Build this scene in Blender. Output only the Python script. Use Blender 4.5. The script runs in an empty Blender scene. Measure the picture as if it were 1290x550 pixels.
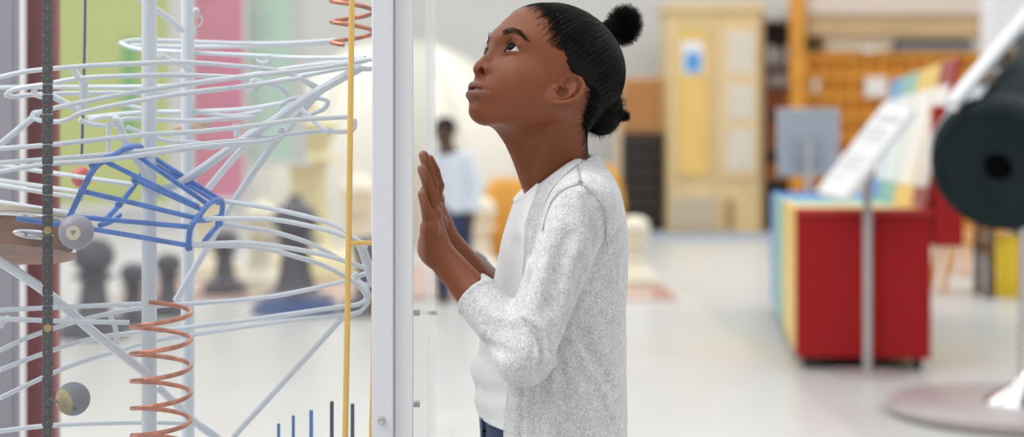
import bpy, math, random
import numpy as np
from mathutils import Vector
F = 2000.0; CX = 645.0; HY = 190.0; CAMH = 0.97
rng = np.random.default_rng(7); random.seed(7)
scene = bpy.context.scene; COL = scene.collection

def W(px, py, Y):                       # a measured direction at distance Y becomes a real point in the hall
    return np.array([(px-CX)*Y/F, Y, CAMH-(py-HY)*Y/F])

# ------------------------------------------------------------------ materials
def mat(name, color=(.8,.8,.8), rough=.5, metal=0., spec=.5, sss=0., coat=0., noise=None, bump=None, emit=None):
    m = bpy.data.materials.new(name); m.use_nodes = True
    nt = m.node_tree; b = nt.nodes['Principled BSDF']
    b.inputs['Base Color'].default_value = (*color, 1); b.inputs['Roughness'].default_value = rough
    b.inputs['Metallic'].default_value = metal; b.inputs['Specular IOR Level'].default_value = spec
    if sss:
        b.inputs['Subsurface Weight'].default_value = sss
        b.inputs['Subsurface Radius'].default_value = (1., .35, .2); b.inputs['Subsurface Scale'].default_value = .006
    if coat: b.inputs['Coat Weight'].default_value = coat
    if emit: b.inputs['Emission Color'].default_value = (*color, 1); b.inputs['Emission Strength'].default_value = emit
    tc = None
    if noise or bump:
        tc = nt.nodes.new('ShaderNodeTexCoord')
    if noise:                           # (scale, amount): a mottled second tone of the same colour
        sc_, am = noise[:2]
        n = nt.nodes.new('ShaderNodeTexNoise'); n.inputs['Scale'].default_value = sc_; n.inputs['Detail'].default_value = 4
        nt.links.new(tc.outputs['Object'], n.inputs['Vector'])
        mx = nt.nodes.new('ShaderNodeMix'); mx.data_type = 'RGBA'
        c2 = noise[2] if len(noise) > 2 else tuple(c*(1-am) for c in color)
        mx.inputs[6].default_value = (*color, 1); mx.inputs[7].default_value = (*c2, 1)
        rp = nt.nodes.new('ShaderNodeMapRange'); rp.inputs[1].default_value = .4; rp.inputs[2].default_value = .62
        nt.links.new(n.outputs['Fac'], rp.inputs[0]); nt.links.new(rp.outputs[0], mx.inputs[0])
        nt.links.new(mx.outputs[2], b.inputs['Base Color'])
    if bump:
        n = nt.nodes.new('ShaderNodeTexNoise'); n.inputs['Scale'].default_value = bump[0]; n.inputs['Detail'].default_value = 3
        nt.links.new(tc.outputs['Object'], n.inputs['Vector'])
        bp = nt.nodes.new('ShaderNodeBump'); bp.inputs['Strength'].default_value = bump[1]; bp.inputs['Distance'].default_value = .001
        nt.links.new(n.outputs['Fac'], bp.inputs['Height']); nt.links.new(bp.outputs['Normal'], b.inputs['Normal'])
    return m

# ------------------------------------------------------------------ objects
def tag(o, label=None, cat=None, group=None, kind=None):
    if label: o['label'] = label
    if cat: o['category'] = cat
    if group: o['group'] = group
    if kind: o['kind'] = kind
    return o
def empty(name, loc, label=None, cat=None, group=None):
    o = bpy.data.objects.new(name, None); COL.objects.link(o); o.location = tuple(loc); o.empty_display_size = .05
    return tag(o, label, cat, group)
def link_mesh(name, me, m=None, parent=None):
    o = bpy.data.objects.new(name, me); COL.objects.link(o)
    if m: me.materials.append(m)
    if parent is not None:
        o.parent = parent                # mesh data is in world space; hold it there under the parent
        q = parent; off = Vector((0,0,0))
        while q is not None: off += q.location; q = q.parent
        o.location = -off
    return o
def np_mesh(name, V, faces, smooth=True):
    """V (n,3); faces: list of int arrays (m,k)"""
    me = bpy.data.meshes.new(name)
    faces = [np.asarray(f, np.int64) for f in faces if len(f)]
    nl = sum(f.size for f in faces); nf = sum(len(f) for f in faces)
    me.vertices.add(len(V)); me.vertices.foreach_set('co', np.asarray(V, np.float32).ravel())
    me.loops.add(nl); me.polygons.add(nf)
    me.loops.foreach_set('vertex_index', np.concatenate([f.ravel() for f in faces]).astype(np.int32))
    tot = np.concatenate([np.full(len(f), f.shape[1], np.int32) for f in faces])
    st = np.concatenate([[0], np.cumsum(tot)[:-1]]).astype(np.int32)
    me.polygons.foreach_set('loop_start', st)
    me.polygons.foreach_set('use_smooth', np.full(nf, smooth))
    me.update(calc_edges=True); me.validate()
    return me

class MB:                                # gathers shapes into ONE mesh
    def __init__(s): s.V = []; s.Fq = {}; s.n = 0; s.sm = []
    def add(s, V, faces):
        V = np.asarray(V, float)
        for f in faces:
            f = np.asarray(f)
            if len(f): s.Fq.setdefault(f.shape[1], []).append(f + s.n)
        s.V.append(V); s.n += len(V); return s
    def box(s, c, size, bev=0., rz=0., R=None):
        c = np.array(c, float); h = np.array(size, float)/2
        if bev <= 0:
            V = np.array([[x,y,z] for x in (-1,1) for y in (-1,1) for z in (-1,1)])*h
            Fc = [[0,1,3,2],[4,6,7,5],[0,4,5,1],[2,3,7,6],[0,2,6,4],[1,5,7,3]]
            Fs = [np.array(Fc)]
        else:
            b = min(bev, h.min()*.95); V = []; idx = {}
            for sx in (-1,1):
                for sy in (-1,1):
                    for sz in (-1,1):
                        for ax in range(3):
                            p = np.array([sx,sy,sz])*(h-b); p[ax] += (sx,sy,sz)[ax]*b
                            idx[(sx,sy,sz,ax)] = len(V); V.append(p)
            Q = []; T = []
            for ax in range(3):
                a1, a2 = [(1,2),(2,0),(0,1)][ax]
                for sg in (-1,1):
                    q = []
                    for u, v in ((-1,-1),(1,-1),(1,1),(-1,1)):
                        k = [0,0,0]; k[ax]=sg; k[a1]=u; k[a2]=v; q.append(idx[(*k,ax)])
                    Q.append(q if sg > 0 else q[::-1])
            for ax in range(3):
                a1, a2 = [(1,2),(2,0),(0,1)][ax]
                for u in (-1,1):
                    for v in (-1,1):
                        k0=[0,0,0]; k0[a1]=u; k0[a2]=v; k1=list(k0); k0[ax]=-1; k1[ax]=1
                        q = [idx[(*k0,a1)], idx[(*k1,a1)], idx[(*k1,a2)], idx[(*k0,a2)]]
                        Q.append(q if u*v < 0 else q[::-1])
            for sx in (-1,1):
                for sy in (-1,1):
                    for sz in (-1,1):
                        t=[idx[(sx,sy,sz,a)] for a in range(3)]; T.append(t if sx*sy*sz>0 else t[::-1])
            V = np.array(V); Fs = [np.array(Q), np.array(T)]
        if rz: R = np.array([[math.cos(rz),-math.sin(rz),0],[math.sin(rz),math.cos(rz),0],[0,0,1]])
        if R is not None: V = V @ np.asarray(R).T
        return s.add(V+c, Fs)
    def tube(s, P, r, n=8, closed=False, caps=True):
        P = np.asarray(P, float); m = len(P); r = np.broadcast_to(np.asarray(r, float), (m,))
        T = np.gradient(P, axis=0) if not closed else np.roll(P,-1,0)-np.roll(P,1,0)
        T /= np.linalg.norm(T, axis=1)[:,None]+1e-12
        a = np.array([0,0,1.]) if abs(T[0,2]) < .9 else np.array([1.,0,0])
        N = np.cross(T[0], a); N /= np.linalg.norm(N); Ns=[N]
        for i in range(1, m):
            N = Ns[-1]-T[i]*(Ns[-1]@T[i]); Ns.append(N/(np.linalg.norm(N)+1e-12))
        Ns = np.array(Ns); B = np.cross(T, Ns); th = np.arange(n)*2*math.pi/n
        V = P[:,None]+r[:,None,None]*(np.cos(th)[None,:,None]*Ns[:,None]+np.sin(th)[None,:,None]*B[:,None])
        mm = m if closed else m-1
        i = np.arange(mm)[:,None]; j = np.arange(n)[None]
        i2 = (i+1) % m; j2 = (j+1) % n
        Q = np.stack([i*n+j, i*n+j2, i2*n+j2, i2*n+j], -1).reshape(-1,4)
        V = V.reshape(-1,3); Fs = [Q]
        if caps and not closed:
            V = np.vstack([V, P[0], P[-1]])
            jj = np.arange(n); t1 = np.stack([np.full(n,m*n), (jj+1)%n, jj], -1)
            t2 = np.stack([np.full(n,m*n+1), (m-1)*n+jj, (m-1)*n+(jj+1)%n], -1); Fs += [t1, t2]
        return s.add(V, Fs)
    def lathe(s, prof, c=(0,0,0), n=32, R=None):   # prof: (r,z) bottom to top
        prof = np.asarray(prof, float); m = len(prof); th = np.arange(n)*2*math.pi/n
        V = np.stack([prof[:,0,None]*np.cos(th), prof[:,0,None]*np.sin(th), np.repeat(prof[:,1,None], n, 1)], -1).reshape(-1,3)
        i = np.arange(m-1)[:,None]; j = np.arange(n)[None]; j2=(j+1)%n
        Q = np.stack([i*n+j, i*n+j2, (i+1)*n+j2, (i+1)*n+j], -1).reshape(-1,4)
        V = np.vstack([V, [0,0,prof[0,1]], [0,0,prof[-1,1]]]); jj=np.arange(n)
        Fs=[Q]
        if prof[0,0] > 1e-6: Fs.append(np.stack([np.full(n,m*n), (jj+1)%n, jj], -1))
        if prof[-1,0] > 1e-6: Fs.append(np.stack([np.full(n,m*n+1), (m-1)*n+jj, (m-1)*n+(jj+1)%n], -1))
        if R is not None: V = V @ np.asarray(R).T
        return s.add(V+np.array(c), Fs)
    def sphere(s, c, r, n=24, R=None):
        t = np.linspace(-math.pi/2, math.pi/2, n//2+1); r = np.broadcast_to(np.asarray(r,float),(3,))
        o = MB().lathe(np.stack([np.maximum(np.cos(t),1e-4), np.sin(t)],-1), n=n)
        V = np.vstack(o.V)*r
        if R is not None: V = V @ np.asarray(R).T
        return s.add(V+np.array(c), [np.vstack(f) for f in o.Fq.values()])
    def prism(s, pts, d0, d1, axis=1, map3=None):  # polygon extruded; map3(u,v,w)->xyz
        n = len(pts); f = map3 or (lambda u,v,w: (u,w,v))
        V = [f(u,v,d0) for u,v in pts]+[f(u,v,d1) for u,v in pts]
        i = np.arange(n); Q = np.stack([i, (i+1)%n, n+(i+1)%n, n+i], -1)
        return s.add(V, [Q, np.array([list(range(n))[::-1]]), np.array([list(range(n, 2*n))])])
    def build(s, name, m=None, parent=None, smooth=True, auto=True):
        V = np.vstack(s.V); me = np_mesh(name, V, [np.vstack(f) for f in s.Fq.values()], smooth)
        if smooth and auto: me.set_sharp_from_angle(angle=math.radians(40))
        return link_mesh(name, me, m, parent)

def strands(P, R, n=3):                  # (N,M,3) paths -> one mesh of thin tubes
    N, M, _ = P.shape
    T = np.gradient(P, axis=1); T /= np.linalg.norm(T, axis=2, keepdims=True)+1e-12
    a = np.array([.31,.52,.79]); A = np.cross(T, a); A /= np.linalg.norm(A,axis=2,keepdims=True)+1e-12; B = np.cross(T, A)
    th = np.arange(n)*2*math.pi/n; R = np.broadcast_to(R, (N,M))
    V = P[:,:,None]+R[:,:,None,None]*(np.cos(th)[:,None]*A[:,:,None]+np.sin(th)[:,None]*B[:,:,None])
    k = np.arange(N)[:,None,None]; i = np.arange(M-1)[None,:,None]; j = np.arange(n)[None,None]; j2=(j+1)%n
    base = k*M*n
    Q = np.stack([base+i*n+j, base+i*n+j2, base+(i+1)*n+j2, base+(i+1)*n+j], -1).reshape(-1,4)
    return V.reshape(-1,3), Q

def spline(P, n):                        # Catmull-Rom through P, n samples, even in arc length
    P = np.asarray(P, float); m = len(P)
    Q = np.vstack([2*P[0]-P[1], P, 2*P[-1]-P[-2]]); out=[]
    for i in range(m-1):
        t = np.linspace(0,1,16,endpoint=False)[:,None]; a,b,c,d = Q[i:i+4]
        out.append(.5*(2*b+(c-a)*t+(2*a-5*b+4*c-d)*t*t+(3*b-a-3*c+d)*t**3))
    out = np.vstack(out+[P[-1:]]); s = np.concatenate([[0], np.cumsum(np.linalg.norm(np.diff(out,axis=0),axis=1))])
    u = np.linspace(0, s[-1], n)
    return np.stack([np.interp(u, s, out[:,k]) for k in range(out.shape[1])], -1)

# ------------------------------------------------------------------ sculpting volumes
def smin(a, b, k):
    if k <= 0: return np.minimum(a, b)
    h = np.maximum(k-np.abs(a-b), 0)/k
    return np.minimum(a, b)-h*h*k*.25
class Vol:
    def __init__(s, lo, hi, h):
        s.lo = np.array(lo, float); s.h = h; s.n = np.ceil((np.array(hi)-s.lo)/h).astype(int)+1
        s.a = np.full(s.n, .05, np.float32)
    def ax(s, lo, hi):
        i0 = np.clip(np.floor((lo-s.lo)/s.h).astype(int), 0, s.n-1); i1 = np.clip(np.ceil((hi-s.lo)/s.h).astype(int)+1, 1, s.n)
        if np.any(i1-i0 < 1): return None
        g = [(s.lo[k]+s.h*np.arange(i0[k], i1[k])).astype(np.float32) for k in range(3)]
        return tuple(slice(i0[k], i1[k]) for k in range(3)), (g[0][:,None,None], g[1][None,:,None], g[2][None,None,:])
    def op(s, fn, lo, hi, k=0., mode='add'):
        pad = k+3*s.h
        r = s.ax(np.array(lo)-pad, np.array(hi)+pad)
        if r is None: return s
        sl, (X,Y,Z) = r; d = fn(X,Y,Z).astype(np.float32); A = s.a[sl]
        if mode == 'add': s.a[sl] = smin(A, d, k)
        elif mode == 'sub': s.a[sl] = -smin(-A, d, k)
        elif mode == 'int': s.a[sl] = -smin(-A, -d, k)
        return s
    def cap(s, p, q, r0, r1=None, k=0., mode='add'):
        p = np.asarray(p,float); q = np.asarray(q,float); r1 = r0 if r1 is None else r1
        e = q-p; L = e@e+1e-12
        def fn(X,Y,Z):
            t = np.clip(((X-p[0])*e[0]+(Y-p[1])*e[1]+(Z-p[2])*e[2])/L, 0, 1)
            return np.sqrt((X-p[0]-t*e[0])**2+(Y-p[1]-t*e[1])**2+(Z-p[2]-t*e[2])**2)-(r0+(r1-r0)*t)
        m = max(r0,r1)
        return s.op(fn, np.minimum(p,q)-m, np.maximum(p,q)+m, k, mode)
    def chain(s, P, r, k=0., mode='add'):
        P = np.asarray(P,float); r = np.broadcast_to(np.asarray(r,float),(len(P),))
        E = P[1:]-P[:-1]
        def fn(X,Y,Z):                   # one field for the whole chain, so pieces never add up
            d = None
            for p,e,r0,r1 in zip(P[:-1],E,r[:-1],r[1:]):
                t = np.clip(((X-p[0])*e[0]+(Y-p[1])*e[1]+(Z-p[2])*e[2])/(e@e+1e-12), 0, 1)
                c = np.sqrt((X-p[0]-t*e[0])**2+(Y-p[1]-t*e[1])**2+(Z-p[2]-t*e[2])**2)-(r0+(r1-r0)*t)
                d = c if d is None else np.minimum(d, c)
            return d
        m = r.max()
        return s.op(fn, P.min(0)-m, P.max(0)+m, k, mode)
    def ell(s, c, rad, M=None, k=0., mode='add', sc=1.):
        """ellipsoid; M rows = local axes in world"""
        c = np.asarray(c,float); rad = np.asarray(rad,float)*sc; M = np.eye(3) if M is None else np.asarray(M)
        ext = np.sqrt(((M*rad[:,None])**2).sum(0))
        def fn(X,Y,Z):
            x,y,z = X-c[0],Y-c[1],Z-c[2]; k0=0; k1=0
            for i in range(3):
                u = M[i,0]*x+M[i,1]*y+M[i,2]*z; k0 = k0+(u/rad[i])**2; k1 = k1+(u/rad[i]**2)**2
            k0 = np.sqrt(k0); return k0*(k0-1)/(np.sqrt(k1)+1e-9)
        ext = ext+.7*k; return s.op(fn, c-ext, c+ext, k, mode)
    def sample(s, P):
        q = (np.asarray(P)-s.lo)/s.h; i = np.clip(np.floor(q).astype(int), 0, s.n-2); f = np.clip(q-i, 0, 1); r = 0
        for dx in (0,1):
            for dy in (0,1):
                for dz in (0,1):
                    w = (f[...,0] if dx else 1-f[...,0])*(f[...,1] if dy else 1-f[...,1])*(f[...,2] if dz else 1-f[...,2])
                    r = r+w*s.a[i[...,0]+dx, i[...,1]+dy, i[...,2]+dz]
        return r
    def hit(s, px, py, y0=None, y1=None):  # first surface met along a sight line
        Ys = np.arange(y0 or s.lo[1], y1 or s.lo[1]+s.h*(s.n[1]-1), s.h*.5)
        P = np.stack([(px-CX)*Ys/F, Ys, CAMH-(py-HY)*Ys/F], -1); v = s.sample(P); j = np.nonzero(v < 0)[0]
        return P[j[0]] if len(j) else None
    def hits(s, pts, n=None, **kw):
        if n: pts = spline(np.array(pts,float), n)
        P = [s.hit(*p, **kw) for p in pts]; return np.array([p for p in P if p is not None])
    def grad(s, P):
        g = np.stack([s.sample(P+e)-s.sample(P-e) for e in np.eye(3)*s.h], -1)
        return g/(np.linalg.norm(g,axis=-1,keepdims=True)+1e-12)
    def mesh(s, smooth=2):
        a = s.a; a[[0,-1]] = np.maximum(a[[0,-1]],1e-4); a[:,[0,-1]] = np.maximum(a[:,[0,-1]],1e-4); a[:,:,[0,-1]] = np.maximum(a[:,:,[0,-1]],1e-4)
        ins = a < 0; c = np.zeros(s.n-1, np.uint8)
        for dx in (0,1):
            for dy in (0,1):
                for dz in (0,1): c += ins[dx:s.n[0]-1+dx, dy:s.n[1]-1+dy, dz:s.n[2]-1+dz]
        I = np.stack(np.nonzero((c > 0) & (c < 8)), -1); m = s.n-1
        key = (I[:,0]*m[1]+I[:,1])*m[2]+I[:,2]
        V = np.zeros((len(I),3)); cnt = np.zeros(len(I))
        cor = [(dx,dy,dz) for dx in (0,1) for dy in (0,1) for dz in (0,1)]
        val = {k: a[I[:,0]+k[0], I[:,1]+k[1], I[:,2]+k[2]] for k in cor}
        for k in cor:
            for d in range(3):
                if k[d]: continue
                k2 = tuple(1 if e==d else k[e] for e in range(3)); v0, v1 = val[k], val[k2]
                x = (v0<0) != (v1<0); t = np.where(x, v0/(v0-v1+1e-20), 0)
                p = np.tile(np.array(k,float),(len(I),1)); p[:,d] += t
                V[x] += p[x]; cnt[x] += 1
        V = (I+V/cnt[:,None])*s.h+s.lo; Qs=[]
        for d in range(3):
            e = [(1,2),(2,0),(0,1)][d]
            A = ins[tuple(slice(0,-1) if q==d else slice(1,-1) for q in range(3))]
            B = ins[tuple(slice(1,None) if q==d else slice(1,-1) for q in range(3))]
            J = np.stack(np.nonzero(A != B), -1); fl = A[J[:,0],J[:,1],J[:,2]]
            J = J+np.array([0 if q==d else 1 for q in range(3)])
            q4 = []
            for o in ((-1,-1),(0,-1),(0,0),(-1,0)):
                K = J.copy(); K[:,e[0]] += o[0]; K[:,e[1]] += o[1]
                q4.append(np.searchsorted(key, (K[:,0]*m[1]+K[:,1])*m[2]+K[:,2]))
            q4 = np.stack(q4,-1); q4[~fl] = q4[~fl][:,::-1]; Qs.append(q4)
        Q = np.vstack(Qs)
        if smooth:
            e = np.vstack([Q[:,[0,1]],Q[:,[1,2]],Q[:,[2,3]],Q[:,[3,0]]]); e = np.vstack([e, e[:,::-1]])
            dg = np.bincount(e[:,0], minlength=len(V))[:,None]
            for it in range(smooth*2):
                sm = np.stack([np.bincount(e[:,0], V[e[:,1],k], len(V)) for k in range(3)],-1)/np.maximum(dg,1)
                V = V+(.55 if it % 2 == 0 else -.50)*(sm-V)
        return V, Q
def vnoise(P, scale, seed=0):            # smooth value noise, -1..1
    q = np.asarray(P)*scale; i = np.floor(q).astype(np.int64); f = q-i; f = f*f*(3-2*f); r = 0
    def hsh(x,y,z):
        n = (x*374761393+y*668265263+z*2147483647+seed*974711) & 0xffffffff
        n = ((n ^ (n >> 13))*1274126177) & 0xffffffff
        return ((n ^ (n >> 16)) & 0xffff)/32767.5-1
    for dx in (0,1):
        for dy in (0,1):
            for dz in (0,1):
                w = (f[...,0] if dx else 1-f[...,0])*(f[...,1] if dy else 1-f[...,1])*(f[...,2] if dz else 1-f[...,2])
                r = r+w*hsh(i[...,0]+dx,i[...,1]+dy,i[...,2]+dz)
    return r

# ------------------------------------------------------------------ camera
cam = bpy.data.cameras.new('camera'); camo = bpy.data.objects.new('camera', cam); COL.objects.link(camo)
camo.location = (0,0,CAMH); camo.rotation_euler = (math.radians(90),0,0)
cam.sensor_width = 36; cam.lens = 36*F/1290; cam.shift_y = -(275-HY)/1290; cam.clip_start = .02; cam.clip_end = 200
cam.dof.use_dof = True; cam.dof.focus_distance = 2.0; cam.dof.aperture_fstop = cam.lens/20.; cam.dof.aperture_blades = 0
scene.camera = camo
vs = scene.view_settings; vs.view_transform = 'Standard'; vs.look = 'None'; vs.gamma = 1; vs.exposure = .15; vs.use_curve_mapping = False
# ================================================================== the girl
girl = empty('person', (.06, 2.05, 0), 'girl with hair in puffs, grey cardigan over white top, touching the clear case', 'person')
HO = np.array([.0428, 2.02, 1.0685])     # middle of the head
def head_axes(y, p, r):
    y, p, r = map(math.radians, (y,p,r)); cy,sy,cp,sp,cr,sr = math.cos(y),math.sin(y),math.cos(p),math.sin(p),math.cos(r),math.sin(r)
    f = np.array([-cy*cp,-sy*cp,sp]); l = np.array([sy,-cy,0.]); u = np.cross(f,l)
    return np.stack([f, cr*l+sr*u, cr*u-sr*l])
HM = head_axes(30, 25, 4)
def Hd(x, y, z): return HO+.001*(np.array([x,y,z],float)@HM)
def Hv(P): return (np.asarray(P)-HO)@HM.T*1000      # world -> head millimetres
body = Vol((-.128,1.84,.50), (.15,2.27,1.175), .00115)
def hc(V, p, q, r0, r1=None, k=0, mode='add'): V.cap(Hd(*p), Hd(*q), r0/1000, None if r1 is None else r1/1000, k/1000, mode)
def hs(V, c, r, k=0, mode='add'): V.ell(Hd(*c), np.broadcast_to(np.array(r,float),(3,))/1000, HM, k/1000, mode)
def hch(V, P, r, k=0, mode='add'): V.chain(np.array([Hd(*p) for p in P]), np.array(r,float)/1000, k/1000, mode)
# skull, face, jaw
hs(body, (-10,0,22), (90,69,70))
hs(body, (25,0,-28), (54,56,64), 34)
for s in (-1,1):
    hc(body, (56,s*12,-80), (4,s*42,-52), 15, 19, 16)
    hs(body, (46,s*29,-38), (25,24,27), 28)
hs(body, (66,0,-84), (17,18,15), 14)
hs(body, (68,0,-61), (22,27,20), 12)
hch(body, [(67,-36,11),(75,-20,13),(77.5,0,11),(75,20,13),(67,36,11)], 8, 14)
for s in (-1,1): hs(body, (86,s*28.5,-6), (14,17,11), 12, 'sub')
hch(body, [(76,0,4),(81,0,-14),(87,0,-32)], [6,6.5,8], 10)
hs(body, (88,0,-39), (9,10,8.5), 6)
for s in (-1,1):
    hs(body, (81,s*11,-38), (9,7.5,7), 5)
    hch(body, [(90,s*5,-45),(88,s*9,-41.5)], [2.2,2.8], 1.5, 'sub')
    hs(body, (88,s*7.6,-41), (5,4.0,4.8), 1.0, 'sub'); hc(body, (88,s*7.6,-41), (77,s*9,-33), 3.8, 3.0, 1, 'sub')
hch(body, [(90,0,-51),(90,0,-55)], 1.4, 4, 'sub')
# eyes
EYE = {1: (64,28.5,-6), -1: (64,-28.5,-6)}; ER = 12.3
def lid_hi(y): return np.interp(y/.86, [-16,-13,-9,-4,2,8,12,15,17], [-6,-3.5,1.8,6.0,7.2,6.1,3.3,-.4,-3])
def lid_lo(y): return np.interp(y, [-16,-13,-9,-3,3,8,12,15,17], [-3,-3.9,-4.4,-4.8,-4.8,-4.1,-2.8,-.7,1])
for s in (-1,1):
    c = EYE[s]; hs(body, c, 14.6, 5)
    hch(body, [(c[0]+9,s*15,0),(c[0]+12.5,s*23,5),(c[0]+13,s*31,6),(c[0]+9.5,s*39,2.5)], .9, 2.5, 'sub')
    hch(body, [(c[0]+10,s*17,-13),(c[0]+12,s*26,-17),(c[0]+10,s*37,-16)], .7, 4, 'sub')
    w = Hd(*c)
    def cut(X,Y,Z, c=c, s=s):
        p = np.stack(np.broadcast_arrays(X,Y,Z),-1); q = Hv(p)-np.array(c); y = q[...,1]*s
        d = np.maximum(q[...,2]-lid_hi(y), lid_lo(y)-q[...,2])
        return .001*np.maximum(np.maximum(d, 11.2-np.linalg.norm(q,axis=-1)), np.maximum(-q[...,0], np.abs(y)-14.6))
    body.op(cut, w-.018, w+.018, .0008, 'sub')
# mouth: lips slightly apart
LY = np.array([-28.5,-21.5,-13,-5.5,0,5.5,13,21.5,28.5])
def mx(y): return 91.0-.0225*y*y
UP = [(mx(y)-2.6, y, -60.0-.0030*y*y+(-.7 if y==0 else 0)) for y in LY]
LO = [(mx(y)-3.2, y, -72.2+.0066*y*y) for y in LY]
hch(body, UP, [1.7,3.2,4.3,5.0,4.6,5.0,4.3,3.2,1.7], 3.5); hch(body, LO, [1.6,3.1,4.4,5.2,5.4,5.2,4.4,3.1,1.6], 4)
hch(body, [(mx(y)-1, y, -66.2-.0014*y*y) for y in LY[1:-1]], [.5,1.6,2.5,2.8,2.5,1.6,.5], 1, 'sub')
hs(body, (80,0,-66.3), (10,15,3.6), 1, 'sub')
hch(body, [(84,-10,-79),(85.5,0,-80),(84,10,-79)], 1.6, 7, 'sub')
# ears
def ear(V, s):
    Lb = np.array([15,s*61,-59.]); Tp = np.array([-13,s*65,-6.]); u = (Tp-Lb)/np.linalg.norm(Tp-Lb)
    n = np.array([.38,s*.92,.05]); n -= u*(n@u); n /= np.linalg.norm(n); b = np.cross(n,u)*s
    c = (Lb+Tp)/2
    if b[0] > 0: b = -b
    E = lambda x,y,z=0: tuple(c+b*x*.92+u*y*.93+n*z)
    M = np.stack([b,u,n])@HM
    def el(p, r, k, mode='add'): V.ell(Hd(*E(*p)), np.array(r)/1000., M, k/1000, mode)
    el((1,2,0), (14,24,3.2), 5); el((-4,-21,0), (10,9,3.6), 4)
    hc(V, E(-12,-8,-7), E(-10,14,-7), 6, 6, 5)
    rim = [(-7,-3,1),(-12,6,2),(-13,16,2.2),(-8,25,2.6),(2,28.5,3),(12,25,3.2),(17.5,15,3.2),(18,3,3),(14.5,-8,2.6),(9,-17,2.2),(3,-24,1.5)]
    hch(V, [E(*p) for p in rim], [2,2.6,2.8,2.9,3,3,3,2.9,2.8,2.6,3.0], 1.2)
    hch(V, [E(*p) for p in [(4,19,1.8),(9,10,2.2),(9.5,0,2.4),(6.5,-9,2.4),(0,-14,2)]], [2,2.3,2.4,2.3,2], 1.5)
    el((-1,-3,2.5), (7.5,8.5,5.5), 2, 'sub'); el((-4,12,3.5), (4.5,7,3), 2, 'sub')
    hch(V, [E(*p) for p in [(0,23,3),(8,20,3.4),(13,11,3.4),(13.5,0,3)]], 1.6, 1.2, 'sub')
    hs(V, E(-10.5,-8,2), 4.2, 2.5)
    hch(V, [E(-9,1,2), E(-3,2,2)], 1.5, 1.5)
for s in (-1,1): ear(body, s)
# neck and trunk
NB = W(703,236,2.045)
body.cap(Hd(-24,0,-38), NB, .042, .043, .022)
body.cap(Hd(-14,40,-46), W(672,232,2.015), .008, .007, .012); body.cap(Hd(-14,-40,-46), W(664,232,2.06), .008, .007, .012)
body.cap(W(654,163,2.02), W(682,214,2.03), .024, .028, .02)
PSI = math.radians(6); cP, sP = math.cos(PSI), math.sin(PSI); TC = (.07,2.05)
def stack(tab, grow=0., p=2.4, yc=2.05):
    T = np.array(tab, float); z = (CAMH-(T[:,0]-HY)*2.045/F)[::-1]
    fr = ((T[:,1]-CX)*2.045/F)[::-1]; bk = ((T[:,2]-CX)*2.045/F)[::-1]; hw = T[::-1,3]
    zz = np.linspace(z[0], z[-1], 300); sm = lambda v: np.convolve(np.pad(np.interp(zz,z,v),8,mode='edge'), np.ones(17)/17, 'valid')
    fr, bk, hw = sm(fr), sm(bk), sm(hw)
    def fn(X,Y,Z):
        zf = np.interp(Z.ravel(), zz, fr).reshape(Z.shape).astype(np.float32)-grow; zb = np.interp(Z.ravel(), zz, bk).reshape(Z.shape).astype(np.float32)+grow
        w = np.interp(Z.ravel(), zz, hw).reshape(Z.shape).astype(np.float32)+grow
        c = (zf+zb)/2; a = (zb-zf)/2
        u = (X-TC[0])*cP+(Y-yc)*sP+TC[0]-c; v = -(X-TC[0])*sP+(Y-yc)*cP
        r = ((np.abs(u)/a)**p+(np.abs(v)/w)**p+1e-9)**(1/p)
        d = (r-1)*np.minimum(a,w)
        return np.maximum(d, np.maximum(z[0]-Z, Z-z[-1]))
    return fn, np.array([-.1,1.86,z[0]]), np.array([.2,2.24,z[-1]])
TT = [(225,672,752,.045),(234,662,762,.075),(248,652,771,.104),(265,645,778,.112),(300,634,780,.112),(350,624,778,.108),(400,613,772,.104),(440,603,768,.104),(470,598,766,.107),(500,600,768,.110),(540,603,772,.114),(600,606,776,.116),(700,620,776,.112)]
body.op(*stack(TT, -.011), k=.012)
# arms
def arm(V, S, E, Wr, rs):
    V.cap(S, E, rs[0]*.8, rs[1]*.8, .012); M = E+(Wr-E)*.42
    V.cap(E, M, rs[1]*.8, rs[2]*.95, .006); V.cap(M, Wr, rs[2]*.95, rs[3], .008)
    return
    M = E+(Wr-E)*.3
    V.cap(E, M, rs[1], rs[2], .008); V.cap(M, Wr, rs[2], rs[3], .008)
def hand(V, Wr, palm, mcp, tips, bend, thumb, rf, back):
    """palm: heel points; mcp/tips: four finger roots and ends; back: direction of the back of the hand"""
    k = .007
    V.cap(Wr, (Wr+palm)/2, .0165, .0155, .008)
    for a in mcp: V.cap(palm, a, .0135, .0080, .010)
    V.chain(np.array(mcp), .0085, k)
    for i,(a,t) in enumerate(zip(mcp, tips)):
        r = rf[i]; a = np.array(a); t = np.array(t); L = np.linalg.norm(t-a)
        j1 = a+(t-a)*.45+back*bend[i]; j2 = a+(t-a)*.75+back*bend[i]*.8
        V.chain([a,j1,j2,t], [r*1.12,r*1.08,r*.98,r*.86], .0012)
        V.ell(j1+back*.001, (r*1.06,)*3, None, .003)
        V.ell(a+back*.002, (r*1.12,)*3, None, .005)
    V.chain(thumb, [.0125,.0095,.0085,.0072], .005)
SN, EN, WN = W(733,258,1.925), W(662,444,1.885), W(552,318,1.962)
SF, EF, WF = W(715,262,2.165), W(650,415,2.20), W(558,294,2.165)
arm(body, SN, EN, WN, (.033,.028,.0245,.0185)); arm(body, SF, EF, WF, (.033,.027,.024,.0165))
bk = np.array([.97,-.1,.1]); GX = -.1195
n_m = [W(541,286,1.945), W(545,270,1.957), W(546.5,262,1.972), W(548,262,1.99)]
n_t = [W(531.5,245,1.935), W(531.5,213,1.95), W(533.5,195.5,1.968), W(541,201,1.992)]
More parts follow.
